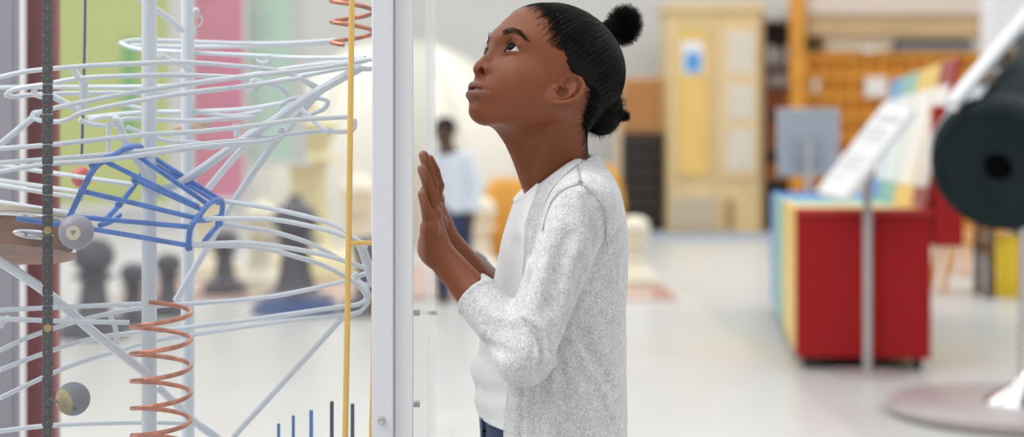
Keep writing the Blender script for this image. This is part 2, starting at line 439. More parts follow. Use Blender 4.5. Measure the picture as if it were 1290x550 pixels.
hand(body, WN, W(546,305,1.965), n_m, n_t, [.001,.003,.0035,.007], [W(545,300,1.985), W(541,278,2.012), W(538.5,258,2.026), W(536,240,2.034)], [.0062,.0068,.0071,.0067], bk)
body.cap(W(542.5,316,1.955), W(541,291,1.945), .0140, .0085, .012)
f_m = [W(548,270,2.195), W(549,257,2.18), W(550,250,2.163), W(550,252,2.145)]
f_t = [W(540,236,2.205), W(540,212,2.185), W(541.5,200,2.165), W(541,207,2.143)]
hand(body, WF, W(554,285,2.168), f_m, f_t, [.001,.003,.004,.003], [W(552,280,2.145), W(545,262,2.12), W(541.5,246,2.108), W(540.5,234,2.10)], [.006,.0066,.0069,.0066], bk)
# nails on the near hand are shallow plates pressed into the finger ends
V, Q = body.mesh(2)
h = Hv(V)
def near_chain(h, P, r):
    P = np.array(P,float); d = np.full(len(h), 1e9)
    for p,q,a,b in zip(P[:-1],P[1:],r[:-1],r[1:]):
        e=q-p; t=np.clip(((h-p)@e)/(e@e),0,1); d=np.minimum(d, np.linalg.norm(h-p-t[:,None]*e,axis=1)-(a+(b-a)*t))
    return d
# even out the skin of cheek, temple and jaw
st = lambda x, a, b: np.clip((x-a)/(b-a), 0, 1)
wt = np.ones(len(V))
for sd in (-1,1):
    wt *= st(np.linalg.norm(h-np.array(EYE[sd]),axis=1), 16, 23); wt *= st(np.linalg.norm((h-np.array([1,sd*63,-32]))*[1,.8,1],axis=1), 30, 40)
wt *= st(near_chain(h,UP,[2.]*9), 3, 9)*st(near_chain(h,LO,[2.]*9), 4, 10)*st(near_chain(h,[(77,0,8),(84,0,-14),(90,0,-40)],[6,8,13]), 3, 9)
wt *= st(h[:,0], -10, 10)*st(h[:,2], -92, -78)
ii = np.nonzero(wt > 0)[0]; E_ = np.vstack([Q[:,[0,1]],Q[:,[1,2]],Q[:,[2,3]],Q[:,[3,0]]]); E_ = np.vstack([E_,E_[:,::-1]]); E_ = E_[wt[E_[:,0]] > 0]
inv = np.full(len(V),-1); inv[ii] = np.arange(len(ii)); dg = np.bincount(inv[E_[:,0]], minlength=len(ii))[:,None]
for it in range(140):
    av = np.stack([np.bincount(inv[E_[:,0]], V[E_[:,1],k], len(ii)) for k in range(3)],-1)/dg
    V[ii] += .7*wt[ii][:,None]*(av-V[ii])
h = Hv(V)
me = np_mesh('body', V, [Q])
lip = np.clip(1-np.minimum(near_chain(h,UP,[1.4,3,4,5,4.7,5,4,3,1.4]), near_chain(h,LO,[1.4,3.2,4.6,5.9,6.2,5.9,4.6,3.2,1.4]))/1.1, 0, 1)
lip *= (h[:,0] > 68)
inner = np.clip(1-near_chain(h,[(74,-14,-66.4),(80,0,-66.4),(74,14,-66.4)],[4,5.5,4])/2,0,1)*(h[:,0] < 90)
palm = np.clip((V[:,0]*-1-.104)/.008, 0, 1)*(V[:,2] > .8)*(V[:,0] < -.1)
rim = np.zeros(len(V))
for s in (-1,1):
    q = h-np.array(EYE[s]); y = q[:,1]*s
    dd = np.minimum(np.abs(q[:,2]-lid_hi(y)), np.abs(q[:,2]-lid_lo(y))+.6)
    rim = np.maximum(rim, np.clip(1.4-dd/1.0,0,1)*(np.abs(y) < 14)*(q[:,0] > 3)*(np.linalg.norm(q,axis=1) < 15.5))
for nm, v in (('lip',lip),('inner',inner),('palm',palm),('rim',rim)):
    at = me.attributes.new(nm,'FLOAT','POINT'); at.data.foreach_set('value', v.astype(np.float32))
def skin_mat():
    m = mat('brown_skin', (.195,.056,.021), .46, spec=.32, sss=.16, bump=(900,.12)); nt = m.node_tree; b = nt.nodes['Principled BSDF']
    tc = nt.nodes.new('ShaderNodeTexCoord'); n = nt.nodes.new('ShaderNodeTexNoise'); n.inputs['Scale'].default_value = 22; n.inputs['Detail'].default_value = 5
    nt.links.new(tc.outputs['Object'], n.inputs['Vector'])
    prev = None
    def mixin(fac, col, src):
        x = nt.nodes.new('ShaderNodeMix'); x.data_type='RGBA'; x.inputs[7].default_value=(*col,1)
        if src is None: x.inputs[6].default_value=(.195,.056,.021,1)
        else: nt.links.new(src, x.inputs[6])
        nt.links.new(fac, x.inputs[0]); return x.outputs[2]
    src = mixin(n.outputs['Fac'], (.215,.063,.023), None)
    for nm, col in (('palm',(.36,.17,.11)),('lip',(.225,.085,.066)),('inner',(.03,.008,.008)),('rim',(.030,.012,.009))):
        a = nt.nodes.new('ShaderNodeAttribute'); a.attribute_name = nm; src = mixin(a.outputs['Fac'], col, src)
    nt.links.new(src, b.inputs['Base Color']); return m
SKIN = skin_mat(); me.name='body'; link_mesh('body', me, SKIN, girl)
# eyes
def eye_mat(name, gaze):
    m = bpy.data.materials.new(name); m.use_nodes = True; nt = m.node_tree; b = nt.nodes['Principled BSDF']
    tc = nt.nodes.new('ShaderNodeTexCoord'); d = nt.nodes.new('ShaderNodeVectorMath'); d.operation='DOT_PRODUCT'; d.inputs[1].default_value = tuple(gaze)
    nm = nt.nodes.new('ShaderNodeVectorMath'); nm.operation='NORMALIZE'
    nt.links.new(tc.outputs['Object'], nm.inputs[0]); nt.links.new(nm.outputs[0], d.inputs[0])
    r = nt.nodes.new('ShaderNodeValToRGB'); e = r.color_ramp.elements
    e[0].position=.825; e[0].color=(.60,.56,.53,1); e[1].position=.845; e[1].color=(.006,.003,.002,1)
    for p,c in ((.94,(.010,.005,.003,1)),(.95,(.003,.003,.003,1))):
        x = e.new(p); x.color=c
    nt.links.new(d.outputs['Value'], r.inputs[0]); nt.links.new(r.outputs[0], b.inputs['Base Color'])
    b.inputs['Roughness'].default_value=.06; b.inputs['Specular IOR Level'].default_value=.08
    return m
gz = np.array([.945,.17,.27]); gz /= np.linalg.norm(gz); gw = gz@HM
for s in (1,-1):
    mb = MB().sphere((0,0,0), ER/1000, 48)
    V0 = np.vstack(mb.V); dn = V0/np.linalg.norm(V0,axis=1)[:,None]; V0 += dn*(np.clip((dn@gw-.87)/.13,0,1)**.7*.0012)[:,None]
    mb.V = [V0]; o = mb.build('eye', eye_mat('dark_brown_eye', gw), None, True, False)
    o.parent = girl; o.location = Vector(Hd(*EYE[s]))-girl.location
    
t = MB()
for k in range(-3,4):
    y = k*5.2; t.box(Hd(82.5-.03*y*y, y, -63.4), (.0052,.0052,.0052), .0012, R=HM.T)
t.build('upper_teeth', mat('tooth_white', (.75,.70,.62), .25), girl)
# brows and lashes
HAIR = mat('black_hair', (.005,.0038,.0035), .5, spec=.13)
BROW = mat('dark_brown_brow', (.022,.012,.008), .6, spec=.1)
def on_skin(x, y, z, lift=.0002):
    """where a line along the face direction meets the skin"""
    t = np.arange(40, -40, -.5)[:,None]; P = HO+.001*((np.array([x,y,z])+t*np.array([1,0,0.]))@HM); v = body.sample(P); j = np.nonzero(v < 0)[0]
    return P[j[0]]+HM[0]*lift if len(j) else None
for s in (1,-1):
    P = []
    for i in range(210):
        f = rng.random(); y = 15+31*f; zc = np.interp(f,[0,.35,.7,1],[11,15.5,16,10]); wd = np.interp(f,[0,.25,.8,1],[3.6,4.0,3.2,1.4])
        z = zc+rng.uniform(-wd,wd); L = rng.uniform(3.5,6)
        an = np.interp(f,[0,.3,.7,1],[1.0,.45,-.1,-.65])+rng.normal(0,.18); pts=[]
        for q in np.linspace(0,1,4):
            p = on_skin(70, s*(y+L*q*math.cos(an)), z+L*q*math.sin(an), .0001+.0002*q)
            if p is None: break
            pts.append(p)
        if len(pts)==4: P.append(pts)
    V_, Q_ = strands(np.array(P), np.array([.00017,.00017,.00014,.00004])); link_mesh('eyebrow', np_mesh('eyebrow', V_, [Q_]), BROW, girl)
    P = []; c = np.array(EYE[s],float)
    for y in np.linspace(-10,13,34):
        for up, zz, L in ((1,lid_hi(y),6.5),(0,lid_lo(y),2.6)):
            yy = y+rng.normal(0,.25); r0 = 13.0; x = math.sqrt(max(r0*r0-yy*yy-zz*zz,1)); b0 = np.array([x, s*yy, zz])
            o1 = np.array([.8, s*(yy*.035+.1), .55 if up else -.5]); o1 /= np.linalg.norm(o1); LL = L*rng.uniform(.7,1.1)*(1 if s > 0 else .55)
            P.append([Hd(*(c+b0+o1*LL*q+np.array([0,0,(1 if up else -.3)*LL*.35*q*q]))) for q in np.linspace(0,1,5)])
    V_, Q_ = strands(np.array(P), np.array([.00022,.0002,.00016,.0001,.00004])); link_mesh('eyelash', np_mesh('eyelash', V_, [Q_]), HAIR, girl)
# ------------------------------------------------------------------ hair
def hair_edge(z): return np.interp(z, [-75,-58,-26,-11,-8.5,-5,11,30,50,62,75,90], [-58,-54,-41,-31,2,21,34,44,55,59,56,45])   # local x of the hairline, by height
cap_ = Vol((-.03,1.90,.96), (.165,2.16,1.185), .0013)
def thick(q):                            # the hair thins to nothing at the hairline
    wob = 1.6*np.sin(q[...,2]*.8)+1.3*np.sin(q[...,1]*.6+q[...,2]*.37)
    f = np.clip((hair_edge(q[...,2])+wob+3-q[...,0])/24, 0, 1); f = np.minimum(f, np.clip((q[...,2]+74)/14, 0, 1))
    return f*f*(3-2*f)
def crown(X,Y,Z):
    q = Hv(np.stack(np.broadcast_arrays(X,Y,Z),-1))
    def e(c, r):
        u = (q-np.array(c))/np.array(r); k0 = np.sqrt((u*u).sum(-1)); k1 = np.sqrt(((u/np.array(r))**2).sum(-1)); return k0*(k0-1)/k1
    d = smin(e((-14,0,21),(91,75,74)), e((-38,0,-30),(46,46,40)), 18)
    return .001*(d+11*(1-thick(q)))
cap_.op(crown, cap_.lo, cap_.lo+cap_.h*cap_.n, 0)
def at_px(px, py, y=0.):                 # local (x,z) at sideways offset y that shows at that place
    A = np.array([[HM[0,0],HM[2,0]],[HM[0,2],HM[2,2]]]); Yd = HO[1]+.05; t = W(px,py,Yd)-HO-.001*y*HM[1]
    xz = np.linalg.solve(A, 1000*np.array([t[0],t[2]])); return np.array([xz[0], y, xz[1]])
PU = at_px(765,40, -4.); PUC = at_px(786,31,-4.); BU = at_px(748,125, 4); BUC = at_px(757,138,4); BT = at_px(786,146,0)
cap_.ell(Hd(*BUC), (.027,.030,.0335), None, .002); hc(cap_, tuple(BU), tuple(BT), 11, 5, 6)
hc(cap_, tuple(PU+(PUC-PU)*-.3), tuple(PUC), 6, 5, 5); cap_.ell(Hd(*PUC), (.0175,)*3, None, .004)
# combed grooves, running towards the two ties
R0 = np.array([-11,0,25.])
Vh, Qh = cap_.mesh(2)
hq = Hv(Vh)
def comb(q):
    d = q-R0; d /= np.linalg.norm(d,axis=1)[:,None]+1e-9
    up = q[:,2] > np.interp(q[:,0],[-110,-60,-10,40],[-8,-14,2,0])
    ax = np.where(up[:,None], (PU-R0)/np.linalg.norm(PU-R0), (BU-R0)/np.linalg.norm(BU-R0))
    e1 = np.cross(ax, [0,1,0.3]); e1 /= np.linalg.norm(e1,axis=1)[:,None]; e2 = np.cross(ax,e1)
    return np.arctan2((d*e2).sum(1),(d*e1).sum(1)), up
ang, up = comb(hq)
nrm = cap_.grad(Vh)
am = .00028*(np.sin(ang*71+3*vnoise(hq,.03))+.7*np.sin(ang*137+1)+.6*vnoise(np.stack([ang*40,ang*0,ang*0],-1),1.))
Vh = Vh+nrm*am[:,None]
hair = link_mesh('hair', np_mesh('hair', Vh, [Qh]), HAIR, girl)
tag(hair, 'black hair combed back into two puffs')
# lying strands over the cap, thinning out at the hairline
def surf(q, lift):                       # push local points out to the hair surface
    d = q-R0; L = np.linalg.norm(d,axis=-1,keepdims=True); d = d/L; r = np.arange(130,40,-.7)
    P = R0+d[...,None,:]*r[:,None]; Pw = HO+.001*(P@HM)
    v = np.minimum(cap_.sample(Pw), body.sample(Pw)); ok = v < 0; j = ok.argmax(-1)
    return HO+.001*((R0+d*(r[j]+lift)[...,None])@HM)
P=[]; N=5200; tries = rng.normal(size=(140000,3)); tries /= np.linalg.norm(tries,axis=1)[:,None]
q = R0+tries*np.array([92,72,76]); fr = q[:,0]-hair_edge(q[:,2])
prob = np.where(fr < -6, .55, np.where(fr < 15, .9*np.exp(-np.maximum(fr,0)/4.6), 0))
ok = (rng.random(len(q)) < prob) & (q[:,2] > -58) & ~((np.abs(q[:,1]) > 40) & (q[:,2] < 10) & (q[:,2] > -52) & (q[:,0] > -30))
ok &= (tries@HM)[:,1] < .35              # the side away from the room's middle is bare scalp cap
q = q[ok][:15000]; frq = fr[ok][:15000]
_, upq = comb(q); tgt = np.where(upq[:,None], PU, BU)
d0 = (q-R0)/np.linalg.norm(q-R0,axis=1)[:,None]; d1 = (tgt-R0)/np.linalg.norm(tgt-R0,axis=1)[:,None]
om = np.arccos(np.clip((d0*d1).sum(1),-1,1))[:,None]
Lr = np.minimum(1., np.where(frq > -8, rng.uniform(8,22,len(q)), rng.uniform(25,60,len(q)))/(om[:,0]*80+1e-6))
M = 9; f = np.linspace(0,1,M)[None,:,None]*Lr[:,None,None]; o3 = om[:,None,:]
dd = (np.sin((1-f)*o3)*d0[:,None]+np.sin(f*o3)*d1[:,None])/np.maximum(np.sin(o3),1e-3)
dd += .012*vnoise(q*.9,1.,3)[:,None,None]*np.stack([np.sin(f[...,0]*9+q[:,:1]), np.cos(f[...,0]*8+q[:,1:2]), np.sin(f[...,0]*7)],-1)
lift = .25+.5*rng.random(len(q))[:,None]*np.sin(np.linspace(.25,1,M)*math.pi*.9)[None]
Ps = surf(R0+dd*80, lift)
V_, Q_ = strands(Ps, np.linspace(1,.3,M)[None]*np.where(frq > -3, .00013, .00024)[:,None])
link_mesh('hair_strands', np_mesh('hair_strands', V_, [Q_]), HAIR, hair)
# the puffs: coiled hair bursting from the ties
def frizz(name, base, cen, rad, n, L, seed, tip=None):
    r = np.random.default_rng(seed); d = r.normal(size=(n,3)); d /= np.linalg.norm(d,axis=1)[:,None]
    rad = np.array(rad); M = 14; t = np.linspace(0,1,M)[None,:,None]
    out = (cen-base)/np.linalg.norm(cen-base); end = cen+d*rad*(r.uniform(.5,1.18,n)**.6)[:,None]+out*2
    st = cen+(end-cen)*r.uniform(.1,.5,n)[:,None]
    P = st[:,None]*(1-t)+end[:,None]*t
    a = np.cross(d,[.3,.5,.8]); a /= np.linalg.norm(a,axis=1)[:,None]; b = np.cross(d,a)
    ph = r.uniform(0,6.28,n)[:,None]; w = r.uniform(7,15,n)[:,None]; am = (r.uniform(.5,1.9,n)[:,None]*np.sqrt(t[...,0]))
    P = P+(a[:,None]*(np.cos(ph+w*t[...,0])*am)[...,None]+b[:,None]*(np.sin(ph+w*t[...,0])*am)[...,None])
    V_, Q_ = strands(HO+.001*(P@HM), np.linspace(1,.45,M)[None]*np.full((n,1),.00021))
    return link_mesh(name, np_mesh(name, V_, [Q_]), HAIR, hair)
frizz('hair_puff', PU, PUC, (25,26,29), 7500, 20, 11)
frizz('hair_bun', BU, BUC, (30,32,37), 5200, 20, 12)
frizz('hair_bun_end', BUC, BT, (8,9,8), 700, 10, 13)
mb = MB(); ax = (PUC-PU)@HM; ax /= np.linalg.norm(ax); e1 = np.cross(ax,[0,1,0]); e1 /= np.linalg.norm(e1); e2 = np.cross(ax,e1); th = np.linspace(0,2*math.pi,24,endpoint=False)[:,None]
mb.tube(Hd(*PU)+.0085*(np.cos(th)*e1+np.sin(th)*e2), .0022, 8, True); mb.build('hair_tie', mat('black_elastic',(.01,.01,.011),.7), hair)
# ------------------------------------------------------------------ clothes
def fabric(name, c1, c2, scale, bump, rough=.85, stretch=(1,1,1)):
    m = mat(name, c1, rough, spec=.2); nt = m.node_tree; b = nt.nodes['Principled BSDF']
    tc = nt.nodes.new('ShaderNodeTexCoord'); mp = nt.nodes.new('ShaderNodeMapping'); mp.inputs['Scale'].default_value = stretch
    nt.links.new(tc.outputs['Object'], mp.inputs[0])
    n = nt.nodes.new('ShaderNodeTexNoise'); n.inputs['Scale'].default_value=scale; n.inputs['Detail'].default_value=6; n.inputs['Roughness'].default_value=.75
    n2 = nt.nodes.new('ShaderNodeTexNoise'); n2.inputs['Scale'].default_value=scale*.16; n2.inputs['Detail'].default_value=3
    nt.links.new(mp.outputs[0], n.inputs['Vector']); nt.links.new(mp.outputs[0], n2.inputs['Vector'])
    ad = nt.nodes.new('ShaderNodeMath'); ad.operation='MULTIPLY_ADD'; ad.inputs[1].default_value=.16
    nt.links.new(n2.outputs['Fac'], ad.inputs[0]); nt.links.new(n.outputs['Fac'], ad.inputs[2])
    r = nt.nodes.new('ShaderNodeMapRange'); r.inputs[1].default_value=.46; r.inputs[2].default_value=.72
    x = nt.nodes.new('ShaderNodeMix'); x.data_type='RGBA'; x.inputs[6].default_value=(*c2,1); x.inputs[7].default_value=(*c1,1)
    nt.links.new(ad.outputs[0], r.inputs[0]); nt.links.new(r.outputs[0], x.inputs[0]); nt.links.new(x.outputs[2], b.inputs['Base Color'])
    bp = nt.nodes.new('ShaderNodeBump'); bp.inputs['Strength'].default_value=bump; bp.inputs['Distance'].default_value=.0012
    nt.links.new(n.outputs['Fac'], bp.inputs['Height']); nt.links.new(bp.outputs[0], b.inputs['Normal'])
    b.inputs['Sheen Weight'].default_value=.25
    return m
KNIT = fabric('grey_marl_knit', (.75,.755,.76), (.34,.345,.355), 620, .45, stretch=(1,1,.75))
TEE = fabric('white_cotton', (.90,.90,.91), (.80,.80,.82), 700, .12)
DENIM = fabric('blue_denim', (.025,.05,.145), (.008,.018,.06), 500, .3)
# white top
tee = Vol((-.08,1.90,.60), (.17,2.20,.96), .0018)
tee.op(*stack(TT, .0005), k=.004)
p0, p1, p2 = W(640.5,262,2.035), W(676,235,1.99), W(660,238,2.10)
nn = np.cross(p1-p0, p2-p0); nn *= np.sign(nn[2]); nn /= np.linalg.norm(nn)
def above(X,Y,Z): return np.maximum(-((X-p0[0])*nn[0]+(Y-p0[1])*nn[1]+(Z-p0[2])*nn[2]), X-.075)
tee.op(above, tee.lo, tee.lo+tee.h*tee.n, .002, 'sub')
tee.op(lambda X,Y,Z: W(0,523,2.03)[2]-.018*np.clip((X+.045)/.1,0,1)-Z+0*X+0*Y, tee.lo, tee.lo+tee.h*tee.n, .002, 'int')
e1 = np.cross(nn,[0,1.,0]); e1 /= np.linalg.norm(e1); e2 = np.cross(nn,e1); c0 = (p1+p2)/2+.006*e1*np.sign(e1[0]); tf = stack(TT, .0005)[0]; rimP = []
for th in np.linspace(0, 2*math.pi, 60, endpoint=False):
    P = c0+np.arange(0,.12,.0004)[:,None]*(math.cos(th)*e1+math.sin(th)*e2)
    v = np.array([tf(*[np.array(x).reshape(1,1,1) for x in p]).item() for p in P[::4]]); j = np.nonzero(v > 0)[0]
    if len(j): rimP.append(P[::4][j[0]])
rimP = np.array(rimP); tee.chain(np.vstack([rimP, rimP[:1]]), .0026, .0015)
def fold(V, px, r, k, mode='add', sink=0., **kw):
    k = k*1.15
    P = V.hits(px, 28, **kw)
    if len(P) < 3: return
    P = P+V.grad(P)*sink; r = np.interp(np.linspace(0,1,len(P)), np.linspace(0,1,len(r)), r) if np.ndim(r) else np.full(len(P), r)
    V.chain(P, r, k, mode)
for px, r, k, mode, sk in [
    ([(597,462),(612,470),(630,471),(642,468)], [.009,.010,.008,.004], .016, 'add', -.006),
    ([(600,487),(614,493),(630,495),(642,493)], [.003,.004,.004,.002], .012, 'sub', .001),
    ([(602,505),(615,509),(640,508)], [.007,.007,.005], .012, 'add', -.005),
    ([(610,420),(622,432),(640,440)], [.006,.006,.003], .018, 'add', -.004),
    ([(603,446),(618,450),(640,450)], [.003,.003,.002], .014, 'sub', .002),
    ([(648,310),(640,360),(630,400)], [.003,.004,.003], .02, 'sub', .002)]: fold(tee, px, r, k, mode, sk)
zz_ = W(0,516,2.03)[2]
V_, Q_ = tee.mesh(3); link_mesh('white_top', np_mesh('white_top', V_, [Q_]), TEE, girl)
# jeans, waist to ankle
jn = Vol((-.085,1.90,.06), (.17,2.20,.662), .003)
jn.op(*stack([(r[0],r[1]+3,r[2]+2,r[3]+.001) for r in TT if r[0] >= 500], .001))
jn.op(lambda X,Y,Z: np.maximum(W(0,521.5,2.03)[2]-.022*np.clip((X+.045)/.1,0,1)-Z,0)*0+Z-(W(0,521,2.03)[2]-.018*np.clip((X+.045)/.1,0,1))+0*Y, jn.lo, jn.lo+jn.h*jn.n, .002, 'int')
for yc in (1.99,2.11):
    jn.cap((.05,yc,.52), (.055,yc,.33), .066, .052, .03); jn.cap((.055,yc,.33), (.065,yc,.085), .05, .043, .02)
jn.cap((.055,2.05,.53),(.055,2.05,.50), .075,.06,.02)
P = jn.hits([(602,529),(620,533.5),(640,537.5),(660,541)], 24)
if len(P) > 3: jn.chain(P, .0012, .002, 'sub')
jn.op(lambda X,Y,Z: Z-.075+0*X+0*Y, (-.1,1.9,.03), (.2,2.2,.075), .002, 'sub')
V_, Q_ = jn.mesh(2); jo = link_mesh('jeans', np_mesh('jeans', V_, [Q_]), DENIM, girl)
st = MB()
for off in (.0018,-.0018):
    Pq = P+np.array([0,-.0012,off])
    for i in range(0,len(Pq)-1): st.tube(np.array([Pq[i]*.85+Pq[i+1]*.15, Pq[i]*.3+Pq[i+1]*.7]), .0005, 5)
st.build('stitching', mat('pale_thread',(.35,.38,.45),.7), jo)
lp = jn.hits([(610,523),(611,532),(611,546)], 8)
if len(lp) > 3: mb = MB(); [mb.box(p+np.array([-.001,-.002,0]), (.006,.004,.009), .001) for p in lp]; mb.build('belt_loop', DENIM, jo)
for yc in (1.985,2.115):
    mb = MB(); P0 = [(.10,yc,.035),(.06,yc,.04),(0,yc,.032),(-.055,yc,.024),(-.085,yc,.022)]
    v = Vol((-.12,yc-.05,0), (.15,yc+.05,.11), .003)
    v.chain(spline(P0,12), np.interp(np.linspace(0,1,12),[0,.5,1],[.034,.033,.026]), .0)
    v.cap((.085,yc,.04),(.078,yc,.085),.034,.034,.015); v.op(lambda X,Y,Z: .012-Z+0*X+0*Y, v.lo, v.lo+v.h*v.n, 0, 'int')
    a,b = v.mesh(2); sh = link_mesh('shoe', np_mesh('shoe',a,[b]), mat('white_shoe_canvas',(.7,.7,.7),.7), girl)
    so = MB(); w_ = .036; pts = [(x, w_*math.sqrt(max(0,1-abs((x-.01)/.122)**3.2))) for x in np.linspace(-.112,.132,22)]
    pl = pts+[(x,-y) for x,y in pts[::-1]]; so.prism([(x,yc+y) for x,y in pl], 0, .016, map3=lambda u,v_,w: (u,v_,w)); so.build('shoe_sole', mat('shoe_rubber',(.6,.6,.58),.6), sh)
# cardigan
cg = Vol((-.065,1.815,.50), (.17,2.28,.985), .0014)
CT = [(196,700,752,.03),(205,690,758,.05),(216,682,765,.082),(232,668,773,.112),(250,655,779,.122),(270,648,783,.124),(300,638,786.5,.124),(350,626,785,.122),(400,615,783,.122),(450,604,783,.124),(500,602,784,.130),(560,602,785,.136),(640,602,787,.140)]
cg.op(*stack(CT, .001, 2.7))
cg.cap(W(722,224,2.0), W(734,258,1.93), .024, .037, .02); cg.cap(W(715,224,2.09), W(716,262,2.16), .024, .037, .02)
def sleeve(S, E, C, r):
    cg.cap(S, E, r[0], r[1], .014); cg.cap(E, C, r[1]*.98, r[2], .012)
CN = EN+(WN-EN)*.565; CF = EF+(WF-EF)*.64
sleeve(SN, EN, CN, (.039,.033,.0275)); sleeve(SF, EF, CF, (.038,.033,.0275))
cg.ell(EN+np.array([-.003,0,-.004]), (.034,.034,.036), None, .01)
def ring(c, ax, r, rr, k, mode='add', tilt=None):
    ax = ax/np.linalg.norm(ax); e1 = np.cross(ax,[0,1,.2]); e1 /= np.linalg.norm(e1); e2 = np.cross(ax,e1); t = np.linspace(0,2*math.pi,28)[:,None]
    cg.chain(c+r*(np.cos(t)*e1+np.sin(t)*e2), rr, k, mode)
for C,E,Wr in ((CN,EN,WN),(CF,EF,WF)):
    ax = (Wr-E)/np.linalg.norm(Wr-E)
    # finish the sleeve square across, hollow it, and roll its edge
    cg.op(lambda X,Y,Z,C=C,ax=ax: -((X-C[0])*ax[0]+(Y-C[1])*ax[1]+(Z-C[2])*ax[2]), C-.002-.04*np.abs(1-np.abs(ax)), C+ax*.05+.03, .002, 'sub')
    cg.cap(C-ax*.03, C+ax*.03, .0225 if C is CN else .012, .0228 if C is CN else .012, .002, 'sub')
    ring(C-ax*.003, ax, .0255, .0037, .002)
    ring(C-ax*.017, ax, .0305, .0012, .003, 'sub')
# open front and neck
ey = [150,193,205,219,233,250,264,282,317,385,440,485,550,640]; ex = [742,738,716,697,680,673,667,661.5,660,653,647,643,641.5,641]
ez = (CAMH-(np.array(ey)-HY)*1.96/F)[::-1]; exw = ((np.array(ex)-CX)*1.96/F)[::-1]
EDGE = lambda Z: np.interp(Z.ravel(), ez, exw).reshape(Z.shape)
cg.op(lambda X,Y,Z: np.where((Y > 1.945-.0*X) & (Y < 2.19), 1, 1)*np.maximum(X-EDGE(Z), np.maximum(1.937-Y-.0*Z, Y-2.185)), (-.065,1.937,.5), (.10,2.185,.985), .0015, 'sub')
cg.cap(Hd(-24,0,-38), NB+np.array([.004,0,-.02]), .0455, .0465, .003, 'sub')
cg.op(*stack(TT, -.001), k=.001, mode='sub')
cg.op(lambda X,Y,Z: .545-Z+0*X+0*Y, cg.lo, cg.lo+cg.h*cg.n, .002, 'int')
# seams
SEAM = []
def G(px):
    P = cg.hits(px, 60); N_ = cg.grad(P); SEAM.append(P-N_*.0008); cg.chain(P+N_*.0004, .0022, .002, 'sub')
G([(732,231),(722,233),(712,237),(700,246),(692,258),(687,272),(682,290)])
G([(732,231),(741,237),(752,249),(760,263),(764,283),(763,303)])
G([(727,203),(730,216),(732,231)])
G([(741,197),(729,206),(714,217),(700,231),(690,246),(684,262)])
fold(cg, [(a+7,b) for a,b in zip([742,738,716,697,680,673,667,661.5,660,653],[193,196,207,220,233,250,264,282,317,385])], .0055, .004, 'add', -.003)
fold(cg, [(649.5,487),(647.5,520),(647,560)], .005, .005, 'add', -.003)
fold(cg, [(660,487),(658,520),(657.5,560)], .0016, .004, 'sub', .0002)
# folds: first the sleeve (its near surface only), then the body
SL = dict(y1=1.905)
for px, r, k, mode, sk in [
    ([(652,400),(664,406),(677,420),(684,440),(681,460),(671,474)], [.003,.005,.0058,.006,.005,.002], .003, 'sub', .0012),
    ([(660,398),(678,408),(690,424),(694,444),(688,466)], [.003,.005,.0055,.005,.003], .007, 'add', -.002),
    ([(655,408),(667,420),(673,440),(670,460)], [.002,.0035,.0035,.0015], .003, 'sub', .0008),
    ([(650,404),(660,414),(670,432),(676,452)], [.002,.003,.003,.0015], .006, 'add', -.001),
    ([(612,386),(628,398),(648,403)], [.004,.006,.004], .010, 'add', -.003),
    ([(598,424),(616,436),(640,444)], [.0015,.002,.001], .012, 'sub', .0012),
    ([(607,408),(613,413),(611,424)], [.0012,.0015,.001], .004, 'sub', .0003)]: fold(cg, px, r, k, mode, sk, **SL)
for px, r, k, mode, sk in [
    ([(683,292),(677,318),(669,350),(661,385)], [.002,.004,.005,.003], .008, 'sub', .0012),
    ([(732,330),(729,350),(726,372)], [.001,.003,.001], .012, 'sub', .0015),
    ([(762,304),(754,330),(742,352)], [.002,.004,.001], .010, 'sub', .0012),
    ([(757,320),(746,345),(735,374)], [.003,.006,.003], .012, 'add', -.003),
    ([(724,424),(736,446),(754,482),(773,524)], [.003,.007,.0065,.002], .007, 'add', -.0022),
    ([(730,420),(746,446),(766,482)], [.002,.006,.003], .014, 'sub', .002),
    ([(698,452),(699,480),(699,520),(699,552)], [.003,.0065,.0065,.0065], .007, 'add', -.002),
    ([(706,456),(708,490),(707,552)], [.002,.004,.003], .010, 'sub', .0012),
    ([(678,494),(676,520),(677,552)], [.003,.006,.006], .014, 'sub', .002),
    ([(730,482),(739,510),(745,552)], [.002,.005,.004], .014, 'add', -.003),
    ([(700,275),(690,310),(684,345),(672,385)], [.003,.006,.006,.003], .014, 'add', -.004),
    ([(716,300),(705,340),(695,385)], [.002,.004,.003], .016, 'sub', .002),
    ([(745,250),(752,280),(750,310)], [.002,.004,.002], .016, 'sub', .002)]: fold(cg, px, r, k, mode, sk)
V_, Q_ = cg.mesh(2); V_ = V_+cg.grad(V_)*(.0009*vnoise(V_,26,5)+.0003*vnoise(V_,90,6))[:,None]
co = link_mesh('cardigan', np_mesh('cardigan', V_, [Q_]), KNIT, girl); mb = MB()
for P in SEAM: mb.tube(P, .0007, 6)
mb.build('seam_shade_line', mat('seam_shade_grey',(.36,.36,.38),.8), co)  # darker tube in each groove paints the shadow line of the seam
